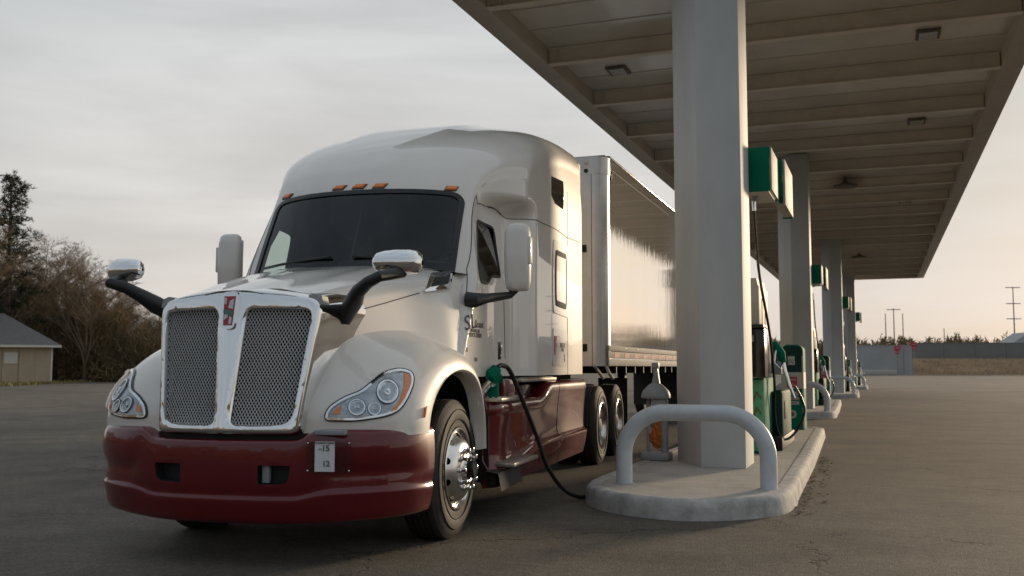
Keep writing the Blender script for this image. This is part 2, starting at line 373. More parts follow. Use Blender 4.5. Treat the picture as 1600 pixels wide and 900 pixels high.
def tri2d(outer, holes, pts):                                    # constrained triangulation -> (2D verts, tris)
    vs = [Vector(p) for p in outer]; ed = [(i, (i + 1) % len(outer)) for i in range(len(outer))]
    for h in holes:
        k = len(vs); vs += [Vector(p) for p in h]; ed += [(k + i, k + (i + 1) % len(h)) for i in range(len(h))]
    vs += [Vector(p) for p in pts]
    V, _, Fc, _, _, _ = delaunay_2d_cdt(vs, ed, [], 0, 1e-7)
    keep = []
    for f in Fc:
        cx = sum(V[i].x for i in f) / len(f); cy = sum(V[i].y for i in f) / len(f)
        if inside(outer, cx, cy) and not any(inside(h, cx, cy) for h in holes): keep.append(f)
    return [(v.x, v.y) for v in V], keep

# view rays in a frame whose y axis points `yaw` degrees right of the view axis
def basis(yaw):
    c, s = math.cos(R(yaw)), math.sin(R(yaw)); fw = Vector((-s, c, 0)); rt = Vector((c, s, 0)); up = Vector((0, 0, 1))
    return rt, fw * math.cos(PITCH) + up * math.sin(PITCH), up * math.cos(PITCH) - fw * math.sin(PITCH)
class View:
    def __init__(s, yaw, org): s.b = basis(yaw); s.eye = Vector((0, 0, CAM_H)) - Vector(org)
    def ray(s, px, py):
        r, f, u = s.b; return (f + r * ((px - 800) / F_PX) + u * ((450 - py) / F_PX)).normalized()
    def hit(s, px, py, ax, v):
        d = s.ray(px, py); return s.eye + d * ((v - s.eye[ax]) / d[ax])
TORG = (-3.44, 5.69, 0.0)
T = View(TRUCK_YAW, TORG); W = View(LANE_YAW, (0, 0, 0))
class Surf:                                                      # a parametric surface with picking, cutting and patching
    def __init__(s, fn, us, vs):
        s.fn, s.us, s.vs = fn, us, vs
        s.P = [[Vector(fn(u, v)) for v in vs] for u in us]
        V = [p for r in s.P for p in r]; n = len(vs); F = []; s.uv = []
        for i in range(len(us) - 1):
            for k in range(n - 1):
                a, b, c, d = i * n + k, (i + 1) * n + k, (i + 1) * n + k + 1, i * n + k + 1
                F += [(a, b, c), (a, c, d)]; s.uv += [((us[i], vs[k]), (us[i + 1], vs[k]), (us[i + 1], vs[k + 1])), ((us[i], vs[k]), (us[i + 1], vs[k + 1]), (us[i], vs[k + 1]))]
        s.V, s.F = V, F; s.bvh = BVHTree.FromPolygons(V, F)
        s.du = (us[-1] - us[0]) * 1e-3; s.dv = (vs[-1] - vs[0]) * 1e-3
    def pick(s, px, py, view=None):
        view = view or T; loc, nr, fi, _ = s.bvh.ray_cast(view.eye, view.ray(px, py))
        for r in range(1, 26):                                   # just off the edge: take the nearest point on the surface
            if loc is not None: break
            for k in range(12):
                loc, nr, fi, _ = s.bvh.ray_cast(view.eye, view.ray(px + 1.5 * r * math.cos(k * 0.5236), py + 1.5 * r * math.sin(k * 0.5236)))
                if loc is not None: break
        if loc is None: raise ValueError('pixel %s %s misses surface' % (px, py))
        f = s.F[fi]; a, b, c = (s.V[i] for i in f); v0, v1, v2 = b - a, c - a, loc - a
        d00, d01, d11, d20, d21 = v0 @ v0, v0 @ v1, v1 @ v1, v2 @ v0, v2 @ v1; den = d00 * d11 - d01 * d01 or 1e-12
        w1 = (d11 * d20 - d01 * d21) / den; w2 = (d00 * d21 - d01 * d20) / den; w0 = 1 - w1 - w2; q = s.uv[fi]
        return (w0 * q[0][0] + w1 * q[1][0] + w2 * q[2][0], w0 * q[0][1] + w1 * q[1][1] + w2 * q[2][1])
    def nrm(s, u, v):
        a = Vector(s.fn(u + s.du, v)) - Vector(s.fn(u - s.du, v)); b = Vector(s.fn(u, v + s.dv)) - Vector(s.fn(u, v - s.dv)); n = a.cross(b)
        return n.normalized() if n.length else Vector((0, 0, 1))
    def at(s, u, v, off=0.0, sg=1):
        return Vector(s.fn(u, v)) + (s.nrm(u, v) * off * sg if off else Vector())
    def mesh(s, name, material, parent, holes=(), off=0.0, sg=1, sharp=50):
        us, vs = s.us, s.vs
        outer = [(u, vs[0]) for u in us] + [(us[-1], v) for v in vs[1:]] + [(u, vs[-1]) for u in us[-2::-1]] + [(us[0], v) for v in vs[-2:0:-1]]
        pts = []
        for u in us[1:-1]:
            for v in vs[1:-1]:
                if not any(inside(h, u, v) for h in holes): pts.append((u, v))
        q, f = tri2d(outer, list(holes), pts)
        return mk(name, [s.at(a, b, off, sg) for a, b in q], f, material, parent, sharp)
    def patch(s, name, outline, material, parent, off=0.006, rim=0.012, holes=(), g=None, sg=1, sharp=40, dome=0.0):
        us = [p[0] for p in outline]; vs = [p[1] for p in outline]; pts = []
        if g:
            nu, nv = g
            for i in range(1, nu):
                for k in range(1, nv):
                    u = min(us) + (max(us) - min(us)) * i / nu; v = min(vs) + (max(vs) - min(vs)) * k / nv
                    if inside(outline, u, v) and not any(inside(h, u, v) for h in holes): pts.append((u, v))
        q, f = tri2d(outline, list(holes), pts)
        cu, cv = sum(us) / len(us), sum(vs) / len(vs); eu, ev = max(us) - min(us), max(vs) - min(vs)
        dm = lambda u, v: off + dome * max(0, 1 - (2 * (u - cu) / eu)**2 - (2 * (v - cv) / ev)**2)
        V = [s.at(a, b, dm(a, b), sg) for a, b in q]; F = [tuple(t) for t in f]
        for loop in [outline] + list(holes):
            k = len(V); n = len(loop); V += [s.at(a, b, off, sg) for a, b in loop] + [s.at(a, b, off - rim, sg) for a, b in loop]
            F += [(k + i, k + (i + 1) % n, k + n + (i + 1) % n, k + n + i) for i in range(n)]
        return mk(name, V, F, material, parent, sharp)
    def line(s, name, uvs, r, material, parent, off=0.0, sg=1, n=6):
        return MB().tube([s.at(u, v, off, sg) for u, v in uvs], r, n).build(name, material, parent)
def pickpoly(surf, pts, view=None): return [surf.pick(x, y, view) for x, y in pts]
def lin(a, b, n): return [a + (b - a) * i / (n - 1) for i in range(n)]

# ------------------------------------------------------------------ ground
def W2(px, py, z=0.0): return W.hit(px, py, 2, z)
YR = R(LANE_YAW - TRUCK_YAW)                                     # truck heading relative to the fuel lane
def to_lane(p, dyaw):                                            # axis-aligned point of a turned frame -> lane frame
    c, s_ = math.cos(dyaw), math.sin(dyaw); return Vector((c * p[0] - s_ * p[1], s_ * p[0] + c * p[1], p[2] if len(p) > 2 else 0))
g = MB(); ny = [-60, -10, 0, 30, 80, 140, 190]; g.grid([[(x, y, 0) for x in (-130, -60, -20, 0, 20, 60, 150)] for y in ny])
tag(g.build('asphalt_lot', M['asphalt'], sharp=None), kind='structure')

# ------------------------------------------------------------------ the tractor
truck = empty('semi_truck', to_lane(TORG, YR), YR, 'white sleeper cab tractor with maroon bumper and side skirts, refuelling beside the canopy', 'truck')
BOW = 0.29
# cab and sleeper: sections along the centre profile
CP = [(1.34, 1.40), (1.70, 2.00), (1.86, 2.32), (2.02, 2.62), (2.10, 2.765), (2.16, 2.86), (2.28, 3.01), (2.5, 3.20), (2.8, 3.365), (3.2, 3.515), (3.7, 3.665), (4.3, 3.80), (5.0, 3.90), (5.66, 3.955)]
CU = [0.0]
for a, b in zip(CP, CP[1:]): CU.append(CU[-1] + math.dist(a, b))
def wside(y, z):
    base = 1.075 + (0.945 - 1.075) * sm(z, 1.85, 2.66)
    base += (0.02 + 0.05 * sm(z, 2.0, 2.6)) * sm(y, 2.5, 3.1)
    k = sm(y, 3.05, 3.42); base = base * (1 - k) + 1.24 * k
    ov = sm(y, 2.40, 3.10) * sm(z, 2.63, 2.80)
    base = base + (1.24 - base) * ov
    return base - 0.05 * sm(z, 3.0, 3.9)
def cab_pt(u, v):
    yc = spl(CU, [p[0] for p in CP], u); zc = spl(CU, [p[1] for p in CP], u)
    fr = 1 - sm(yc, 2.1, 3.6); k = sm(yc, 2.08, 3.2)
    hc = 0.12 + 0.33 * sm(yc, 2.08, 3.0); n = 3.6 - 0.75 * k
    zs = zc - hc; a = abs(v); sg = 1 if v >= 0 else -1
    ys = yc + BOW * fr; W0 = wside(ys, zs)
    if a <= 0.6:
        al = (1 - a / 0.6) * math.pi / 2; c, s_ = math.cos(al), math.sin(al)
        r = (abs(c)**n + abs(s_)**n)**(-1 / n); x = W0 * r * c; z = zs + hc * r * s_
        ridge = 0.028 * (1 - sm(x, 0.44, 0.52)) * sm(yc, 2.6, 3.3); z += ridge
        return (sg * x, yc + BOW * fr * x * x, z)
    q = (a - 0.6) / 0.4; z = zs + (1.18 - zs) * q
    y = yc + BOW * fr * W0 * W0
    return (sg * wside(y, z), y, z)
us = lin(0, CU[4], 30)[:-1] + lin(CU[4], CU[8], 28)[:-1] + lin(CU[8], CU[-1], 40)
vh = lin(0, 0.35, 12)[:-1] + lin(0.35, 0.6, 18)[:-1] + lin(0.6, 0.80, 40)[:-1] + lin(0.80, 1.0, 16)
vs = [-v for v in vh[:0:-1]] + vh
cabS = Surf(cab_pt, us, vs)
mirv = lambda poly: [(u, -v) for u, v in poly]
sgc = 1 if cabS.nrm(CU[-2], 0.8).x > 0 else -1
# windscreen opening
def front_uv(x, u):                                              # v at which the section at u reaches half width x
    lo, hi = 0.0, 0.6
    for _ in range(40):
        m_ = (lo + hi) / 2
        if cab_pt(u, m_)[0] < x: lo = m_
        else: hi = m_
    return lo
ut = CU[4] - 0.012; ub = CU[1] + 0.03
def screen(d):
    u1, u0 = ut - d, ub + d * 0.4
    hw = lambda u: front_uv(0.897 - d - 0.022 * (u - u0) / (u1 - u0), u)
    right = [(u, hw(u)) for u in lin(u0, u1 - 0.13, 12)[:-1] + lin(u1 - 0.13, u1, 14)]
    poly = right + [(u1, v) for v in lin(right[-1][1], -right[-1][1], 17)[1:-1]] + [(u, -v) for u, v in reversed(right)] + [(u0, v) for v in lin(-right[0][1], right[0][1], 17)[1:-1]]
    r = [0.0001] * len(poly); out = []
    r = 0.10 - d
    for u, v in poly:                                            # pull the two upper corners in along a circle
        q = hw(u); du = u1 - u; f = 0.0
        if du < r: f = r - math.sqrt(max(0, r * r - (r - du)**2))
        lim = front_uv(max(0.05, 0.897 - d - 0.022 * (u - u0) / (u1 - u0) - f), u)
        out.append((u, max(-lim, min(lim, v))))
    res = []
    for p in out:
        if not res or math.dist(res[-1], p) > 1e-4: res.append(p)
    return res
SC_OUT, SC_IN = screen(-0.012), screen(0.030)
# side openings picked where the photograph shows them, on the real surface
def side_uv(y, z):                                               # (u, v) of the flank point at this y and z
    best = None
    u, v = 1.2, 0.7
    for it in range(60):
        p = Vector(cab_pt(u, v)); e = 2e-3; pu = (Vector(cab_pt(u + e, v)) - p) / e; pv = (Vector(cab_pt(u, v + e)) - p) / e
        ry, rz = y - p.y, z - p.z; det = pu.y * pv.z - pv.y * pu.z
        if abs(det) < 1e-6: break
        du, dv = (ry * pv.z - pv.y * rz) / det, (pu.y * rz - ry * pu.z) / det
        u = min(max(u + max(-.2, min(.2, du)), 0.3), CU[-1]); v = min(max(v + max(-.08, min(.08, dv)), 0.40), 0.99)
    return (u, v)
DYZ = dense(roundpoly([(2.42, 2.53), (2.82, 2.51), (2.79, 2.04), (2.52, 2.03), (2.36, 1.945), (2.15, 1.95), (2.13, 2.07)], [0.05, 0.08, 0.06, 0.06, 0.06, 0.04, 0.08], 5), 0.035)
DW = [side_uv(y, z) for y, z in DYZ]; DW_SM = [side_uv(y, z) for y, z in inset(DYZ, 0.022)]
DW_IN = [side_uv(y, z) for y, z in inset(DYZ, 0.014)]
SW_UP = roundpoly(pickpoly(cabS, [(861, 275), (880, 284), (880, 328), (867, 318), (861, 304)]), 0.03, 4)
holes = [SC_IN, DW_IN, mirv(DW_IN)[::-1]]
cab = cabS.mesh('cab_shell', M['white'], truck, holes, sg=sgc)
lin_o = cabS.mesh('cab_lining', M['lining'], cab, holes, off=-0.045, sg=sgc)
# windscreen
ws = cabS.patch('windscreen', screen(0.028), M['glass'], truck, off=-0.004, rim=0.004, g=(14, 24), sg=sgc)
cabS.patch('windscreen_seal', SC_OUT, M['gloss_black'], ws, off=0.006, rim=0.012, holes=[screen(0.034)], sg=sgc, g=(40, 60))
def fitted_pane(name, poly, material, parent, side):             # one smooth gently curved sheet through an outline
    pts = [cabS.at(u, v) for u, v in poly]; A = np.array([[1, p.y, p.z, p.z * p.z] for p in pts]); c = np.linalg.lstsq(A, np.array([p.x for p in pts]), rcond=None)[0]
    o2 = [(p.y, p.z) for p in pts]; ys = [p[0] for p in o2]; zs_ = [p[1] for p in o2]
    g_ = [(y, z) for y in lin(min(ys), max(ys), 8)[1:-1] for z in lin(min(zs_), max(zs_), 8)[1:-1] if inside(o2, y, z)]
    q, f = tri2d(o2, [], g_); return mk(name, [(float(c @ np.array([1, y, z, z * z])) - side * 0.004, y, z) for y, z in q], f, material, parent, 60)
for sd_ in (1, -1):
    P, Pi = (DW, DW_SM) if sd_ > 0 else (mirv(DW)[::-1], mirv(DW_SM)[::-1])
    dg = fitted_pane('door_window', mirv(DW_IN)[::-1] if sd_ < 0 else DW_IN, M['side_glass'], truck, sd_)
    cabS.patch('window_seal', P, M['gloss_black'], dg, off=0.005, rim=0.012, holes=[Pi], sg=sgc)
    Q = SW_UP if sd_ > 0 else mirv(SW_UP)[::-1]
    cabS.patch('sleeper_window', Q, M['dark_glass'], truck, off=0.004, rim=0.01, g=(8, 8), sg=sgc)
def cab_rows(name, px, r, material, parent, off=0.0, both=True):
    uv = pickpoly(cabS, px); out = []
    fine = []
    for a, b in zip(uv, uv[1:]):
        for k in range(6): fine.append((a[0] + (b[0] - a[0]) * k / 6, a[1] + (b[1] - a[1]) * k / 6))
    fine.append(uv[-1])
    cabS.line(name, fine, r, material, parent, off, sgc)
    if both: cabS.line(name, mirv(fine), r, material, parent, off, sgc)
# panel gaps: door outline, roof fairing joint, sleeper joints
cab_rows('door_gap', [(727, 478), (729, 420), (737, 340), (746, 319), (758, 322), (782, 336)], 0.0045, M['seam'], cab)
cab_rows('fairing_gap', [(762, 324), (785, 337), (828, 343), (848, 349), (885, 371), (905, 379)], 0.0045, M['seam'], cab)
cab_rows('door_gap', [(787, 470), (789, 560)], 0.0045, M['seam'], cab)
cab_rows('extender_gap', [(886, 300), (886, 440), (887, 585)], 0.004, M['seam'], cab)
# sleeper side: framed window, luggage hatch
def framed(name, px, r, material, off, rim, hole=None, parent=None, g=(6, 8)):
    uv = roundpoly(pickpoly(cabS, px), r, 4); res = []
    for q in (uv, mirv(uv)[::-1]):
        res.append(cabS.patch(name, q, material, parent or truck, off=off, rim=rim, g=g, sg=sgc, holes=[inset(q, hole)] if hole else []))
    return res
hatch_u = framed('side_panel', [(863, 374), (887, 386), (887, 497), (863, 488)], 0.06, M['white'], 0.010, 0.014)
for h in hatch_u: pass
framed('hatch_panel', [(867, 392), (882, 400), (882, 481), (867, 475)], 0.05, M['white'], 0.018, 0.01)
framed('hatch_seal', [(866, 390), (883, 398), (883, 484), (866, 477)], 0.05, M['seam'], 0.021, 0.014, hole=0.010)
lug = framed('luggage_door', [(863, 513), (885, 516), (885, 572), (862, 571)], 0.035, M['white'], 0.012, 0.016)
# sleeper rear wall and dark side extenders
rear = [cab_pt(CU[-1], v) for v in vs]
mk('sleeper_rear_wall', rear, [tuple(range(len(rear)))], M['white'], cab)
for s_ in (1, -1):
    b = MB(); b.box((min(s_ * 1.10, s_ * 1.20), 5.64, 1.25), (max(s_ * 1.10, s_ * 1.20), 5.80, 3.66), 0.01); b.build('gap_extender', M['black'], cab)
# interior
fl = MB(); fl.box((-1.0, 1.85, 1.17), (1.0, 5.6, 1.21)); fl.build('cab_floor', M['lining'], cab)
da = MB(); da.grid([[(x, 1.82 + 0.27 * x * x + d, z) for x in lin(-0.96, 0.96, 13)] for d, z in ((0, 1.98), (0.25, 2.06), (0.42, 2.03), (0.5, 1.9), (0.48, 1.3))]); da.build('dashboard', M['lining'], cab)
for sx in (-0.52, 0.52):
    st = MB(); st.box((sx - 0.26, 2.85, 1.55), (sx + 0.26, 3.35, 1.72), 0.05); st.box((sx - 0.25, 3.28, 1.6), (sx + 0.25, 3.44, 2.32), 0.06); st.box((sx - 0.15, 3.3, 2.34), (sx + 0.15, 3.42, 2.56), 0.04)
    st.build('seat', M['seat'], cab)
sw = MB(); ring = [(0.52 + 0.23 * math.cos(a), 2.42 + 0.10 * math.sin(a), 1.98 + 0.2 * math.sin(a)) for a in lin(0, 2 * math.pi, 25)]
sw.tube(ring, 0.016, 8, cap=False); sw.tube([(0.3, 2.42, 1.98), (0.74, 2.42, 1.98)], 0.02, 6); sw.tube([(0.52, 2.42, 1.98), (0.52, 2.2, 1.75)], 0.03, 8); sw.build('steering_wheel', M['black'], cab)
bw = MB(); bw.box((-1.05, 3.55, 1.2), (-0.35, 3.6, 3.2)); bw.box((0.35, 3.55, 1.2), (1.05, 3.6, 3.2)); bw.box((-0.35, 3.56, 2.75), (0.35, 3.6, 3.2)); bw.build('bunk_curtain', M['lining'], cab)
pl = MB(); pl.tube([(0.0, 1.93, 2.12), (0.0, 2.2, 2.68)], 0.007, 6); pl.build('windscreen_post', M['black'], cab)
# marker lamps above the windscreen
for px, py in ((449, 308), (531, 294), (562, 292), (594, 291), (705, 295)):
    u, v = cabS.pick(px, py) if px > 460 else (None, None)
    if u is None: u, v = cabS.pick(705, 295); v = -v
    p = cabS.at(u, v); n = cabS.nrm(u, v) * sgc; t = Vector((0, 0, 1)).cross(n).normalized(); q = n.cross(t)
    lo = MB(); hw, hh = 0.048, 0.020
    def quad(w, h, d, sk=0.014): return [p + t * (sx * w + sy * sk) + q * (sy * h) + n * d for sx, sy in ((-1, -1), (1, -1), (1, 1), (-1, 1))]
    lo.grid([quad(hw + 0.006, hh + 0.006, -0.01), quad(hw + 0.006, hh + 0.006, 0.006), quad(hw, hh, 0.009)], closed=True); base = lo.build('marker_light', M['gloss_black'], truck, sharp=20)
    le = MB(); le.grid([quad(hw, hh, 0.0), quad(hw, hh, 0.010), quad(hw * 0.85, hh * 0.75, 0.020)], closed=True); le.add(quad(hw * 0.85, hh * 0.75, 0.020), [(0, 1, 2, 3)]); le.build('lens', M['amber'], base, sharp=20)

# hood
HY = [0.10, 0.55, 1.05, 1.45, 1.74]
def hood_pt(u, v):
    zc = spl(HY, [1.735, 1.845, 1.955, 2.03, 2.075], u); Wd = spl(HY, [0.555, 0.69, 0.83, 0.93, 0.985], u)
    zb = spl(HY, [0.86, 1.05, 1.20, 1.2, 1.15], u); Wb = spl(HY, [0.45, 0.76, 0.95, 1.05, 1.09], u)
    hc = spl(HY, [0.13, 0.15, 0.16, 0.16, 0.16], u); n = 3.0; a = abs(v); sg = 1 if v >= 0 else -1
    if a <= 0.6:
        al = (1 - a / 0.6) * math.pi / 2; c, s_ = math.cos(al), math.sin(al); r = (abs(c)**n + abs(s_)**n)**(-1 / n)
        x = Wd * r * c; z = zc - hc + hc * r * s_
        z += 0.020 * math.exp(-(x / 0.17)**4) * (1 - sm(u, 0.9, 1.5)) + 0.012 * sm(x, 0.30, 0.42) * (1 - sm(x, 0.42, 0.60)) * sm(u, 0.3, 0.9)
    else:
        q = (a - 0.6) / 0.4; x = Wd + (Wb - Wd) * q**1.3; z = zc - hc + (zb - zc + hc) * q
    back = sm(u, 0.9, 1.74)
    y = u + BOW * x * x - back * (0.24 * sm(a, 0.50, 0.72) + 0.05 * max(0, (a - 0.6) / 0.4))
    return (sg * x, y, z)
hu = lin(HY[0], HY[-1], 34); hv = lin(0, 0.6, 26)[:-1] + lin(0.6, 1, 12); hv = [-v for v in hv[:0:-1]] + hv
hoodS = Surf(hood_pt, hu, hv); sgh = 1 if hoodS.nrm(0.8, 0.0).z > 0 else -1
hood = hoodS.mesh('hood', M['white'], truck, sg=sgh)
def surf_line(S, name, px, r, material, parent, sg, off=0.0, both=True):
    uv = pickpoly(S, px); fine = []
    for a, b in zip(uv, uv[1:]):
        for k in range(5): fine.append((a[0] + (b[0] - a[0]) * k / 5, a[1] + (b[1] - a[1]) * k / 5))
    fine.append(uv[-1]); S.line(name, fine, r, material, parent, off, sg)
    if both: S.line(name, mirv(fine), r, material, parent, off, sg)
surf_line(hoodS, 'hood_gap', [(556, 486), (600, 474), (655, 458)], 0.004, M['seam'], hood, sgh)
# chrome side vent on the hood
vo = pickpoly(hoodS, roundpoly([(672, 430), (708, 426), (702, 451), (660, 457)], 3, 3)); vi = pickpoly(hoodS, roundpoly([(677, 435), (702, 432), (697, 446), (669, 450)], 2, 3))
for q, qi in ((vo, vi), (mirv(vo)[::-1], mirv(vi)[::-1])):
    vt = hoodS.patch('hood_vent', q, M['chrome'], truck, off=0.022, rim=0.035, holes=[qi], sg=sgh)
    hoodS.patch('vent_mesh', qi, M['black'], vt, off=0.008, rim=0.01, sg=sgh)
cow = MB(); cow.grid([[(x, 1.72 + BOW * x * x + d, z + 0.005 - 0.05 * abs(x)**3) for x in lin(-1.0, 1.0, 21)] for d, z in ((-0.06, 2.055), (0.05, 2.06), (0.14, 2.03))]); cow.build('wiper_cowl', M['black'], truck)
for s_ in (-1, 1):
    wp = MB(); f = lambda x, d, z: (x, 1.72 + BOW * x * x + d, z)
    wp.tube([f(x, 0.035 + 0.10 * (x * s_ + 0.05) * 0.3, 2.10 + 0.02 * i) for i, x in enumerate([s_ * q for q in (0.82, 0.6, 0.35, 0.1)])], 0.012, 6); wp.build('wiper', M['black'], truck)

# fenders
FC = [(0.14, 0.82), (0.16, 1.0), (0.28, 1.18), (0.52, 1.36), (0.86, 1.485), (1.22, 1.525), (1.55, 1.46), (1.80, 1.31), (1.93, 1.12), (1.99, 0.90), (2.0, 0.64)]
FA = [(0.60, 0.82), (0.615, 0.90), (0.67, 1.00), (0.79, 1.10), (0.98, 1.185), (1.26, 1.225), (1.53, 1.19), (1.71, 1.09), (1.81, 0.94), (1.86, 0.80), (1.88, 0.62)]
FI = [float(i) for i in range(11)]
XO = 1.188
def fend_pt(u, v):                                               # v: 0 inner edge .. 1 wheel-arch lip, 1..1.2 returns inwards
    cy, cz = (spl(FI, [p[k] for p in FC], u) for k in (0, 1)); ay, az = (spl(FI, [p[k] for p in FA], u) for k in (0, 1))
    xin = 0.50; n = 2.35
    if v <= 1:
        th = v * math.pi / 2; c, s_ = math.cos(th), math.sin(th); r = (c**n + s_**n)**(-1 / n)
        fx, q = r * s_, 1 - r * c; x = xin + (XO - xin) * fx
        fil = 0.16 * math.exp(-max(0, x - 0.62) / 0.10) * sm(u, 1.5, 4.0) * (1 - sm(u, 7, 9))
        ny, nz = cy - 1.4, cz - 0.5; L_ = math.hypot(ny, nz)
        y = cy + (ay - cy) * q + ny / L_ * fil; z = cz + (az - cz) * q + nz / L_ * fil
        # raised band round the arch
        band = 0.014 * sm(q, 0.42, 0.52) * (1 - sm(q, 0.95, 1.0)) * sm(u, 2, 4)
        return (x + band, y, z)
    q = (v - 1) / 0.2; return (XO - 0.10 * q, ay + (1.4 - ay) * 0.03 * q, az - 0.02 * q)
fu = lin(0, 10, 56); fv = lin(0, 1, 34) + [1.05, 1.2]
fendS = Surf(fend_pt, fu, fv); sgf = 1 if fendS.nrm(5, 0.5).z > 0 else -1
fender = fendS.mesh('fender', M['white'], truck, sg=sgf, sharp=40)
lw = MB(); lw.grid([[(x, fend_pt(u, 1.0)[1], fend_pt(u, 1.0)[2] - 0.01) for x in (1.12, 0.5)] for u in fu]); lw.build('wheel_well', M['dark'], fender)
# headlamp on the fender
HPX = dense(roundpoly([(507, 656), (514, 638), (538, 622), (564, 613), (582, 598), (600, 583), (625, 577), (644, 583), (645, 599), (636, 622), (622, 643), (598, 651), (555, 657)], 14, 4), 5)
HR = lambda d: pickpoly(fendS, inset(HPX, d))
HL, HI = HR(0), HR(3.2)
head = fendS.patch('headlight', HL, M['chrome'], truck, off=0.014, rim=0.02, holes=[HR(3.4)], sg=sgf)
fendS.patch('lamp_rim', HR(-2.5), M['gloss_black'], head, off=0.008, rim=0.012, holes=[HR(0.6)], sg=sgf)
fendS.patch('lamp_housing', HI, M['housing'], head, off=0.004, rim=0.006, g=(14, 14), sg=sgf)
def lamp_bowl(px, py, rx, ry):
    ring = lambda k: pickpoly(fendS, [(px + rx * k * math.cos(a), py + ry * k * math.sin(a)) for a in lin(0, 2 * math.pi, 25)[:-1]])
    fendS.patch('lamp_ring', ring(1.0), M['gloss_black'], head, off=0.012, rim=0.010, holes=[ring(0.92)], sg=sgf)
    fendS.patch('lamp_bezel', ring(0.92), M['chrome'], head, off=0.015, rim=0.012, holes=[ring(0.80)], sg=sgf)
    fendS.patch('lamp_reflector', ring(0.81), M['lens_dark'], head, off=0.005, rim=0.004, g=(9, 9), sg=sgf, dome=-0.006)
    fendS.patch('lamp_bulb', ring(0.26), M['chrome'], head, off=0.012, rim=0.014, g=(5, 5), sg=sgf, dome=0.006)
M['lens_dark'] = mat('lamp_reflector', (0.80, 0.82, 0.84), 0.12, metal=0.9, noise=0.3, nscale=45, bump=0.004, bscale=70)
lamp_bowl(605, 613, 18, 19.5); lamp_bowl(558, 637, 14.5, 13.5); lamp_bowl(585, 639, 11, 11)
am = roundpoly(pickpoly(fendS, [(631, 584), (640, 588), (640.5, 599), (633, 621), (619, 641), (609, 645), (623, 627), (631, 605)]), 0.05, 3)
fendS.patch('turn_signal', am, M['amber_dull'] if 'amber_dull' in M else M['amber'], head, off=0.014, rim=0.012, g=(10, 10), sg=sgf)
am2 = roundpoly(pickpoly(fendS, [(519, 648), (525, 639), (534, 634), (531, 648)]), 0.03, 3)
fendS.patch('side_reflector', am2, M['amber'], head, off=0.010, rim=0.01, sg=sgf)
fendS.patch('lens', HI, M['lens'], head, off=0.030, rim=0.02, g=(14, 14), sg=sgf, dome=0.015)
tm = roundpoly(pickpoly(fendS, [(663, 638), (684, 637), (682, 651), (661, 653)]), 0.02, 3)
turn = fendS.patch('side_marker', tm, M['amber'], truck, off=0.018, rim=0.02, sg=sgf)
for o in (fender, head, turn): mirror(o)

# grille surround: frame outline in x-z, bowed in plan
def gr_pt(x, z, d=0.0): return (x, -0.015 + 0.115 * (z - 0.85) / 0.85 + 0.27 * x * x + d, z)
GO = roundpoly([(-0.505, 0.83), (0.505, 0.83), (0.60, 1.70), (0.20, 1.765), (-0.20, 1.765), (-0.60, 1.70)], [0.06, 0.06, 0.10, 0.3, 0.3, 0.10], 7)
def gh(s_): return roundpoly([(s_ * 0.055, 0.885), (s_ * 0.455, 0.895), (s_ * 0.535, 1.625), (s_ * 0.105, 1.635)], [0.06, 0.09, 0.06, 0.05], 6)
def rounded_plate(name, outer, hs, material, parent, r=0.034, depth=0.14, hr=0.022):
    pts = []
    for k in range(1, 6): pts += dense(inset(outer, r * k / 5), 0.03)
    for h in hs:
        for k in range(1, 3): pts += dense(inset(h, -hr * k / 2), 0.05)
    pts += [(x, z) for x in lin(-0.55, 0.55, 45) for z in lin(0.86, 1.74, 40)]
    def dist(poly, p):
        best = 9
        for i in range(len(poly)):
            a, b = poly[i - 1], poly[i]; ex, ey = b[0] - a[0], b[1] - a[1]; l2 = ex * ex + ey * ey or 1e-9
            t = min(1, max(0, ((p[0] - a[0]) * ex + (p[1] - a[1]) * ey) / l2)); best = min(best, math.hypot(p[0] - a[0] - t * ex, p[1] - a[1] - t * ey))
        return best
    ringp = pts[:-45 * 40]; gridp = [p for p in pts[-45 * 40:] if inside(outer, *p) and dist(outer, p) > r * 1.06 and all(not inside(h, *p) and dist(h, p) > hr * 1.1 for h in hs)]
    q, f = tri2d(outer, hs, ringp + gridp)
    V = []
    for x, z in q:
        do = dist(outer, (x, z)); d = 0
        if do < r: d += r - math.sqrt(max(0, r * r - (r - do)**2))
        dh = min([dist(h, (x, z)) for h in hs] + [9])
        if dh < hr: d += hr - math.sqrt(max(0, hr * hr - (hr - dh)**2))
        if abs(x) < 0.06: d -= 0.012 * (1 - (x / 0.06)**2)
        V.append(gr_pt(x, z, d))
    F = list(f)
    for loop, d0, d1 in [(outer, r, depth)] + [(h, hr, 0.06) for h in hs]:
        k = len(V); n = len(loop); V += [gr_pt(x, z, d0) for x, z in loop]
        if loop is outer:                                        # the chrome shell flares back into the hood
            for fx, fz, fd in ((1.035, 0.016, 0.10), (1.085, 0.034, 0.22), (1.15, 0.050, 0.36), (1.20, 0.02, 0.62)): V += [gr_pt(x, z, d0 + fd)[:1] and (x * fx, gr_pt(x, z, d0 + fd)[1], z + fz * sm(z, 1.55, 1.72)) for x, z in loop]
            m_ = 5
        else: V += [gr_pt(x, z, d1) for x, z in loop]; m_ = 2
        for r_ in range(m_ - 1): F += [(k + r_ * n + i, k + r_ * n + (i + 1) % n, k + (r_ + 1) * n + (i + 1) % n, k + (r_ + 1) * n + i) for i in range(n)]
    return mk(name, V, F, material, parent, 45)
sur = rounded_plate('grille_surround', GO, [gh(1), gh(-1)], M['chrome'], truck, depth=0.42, hr=0.016)
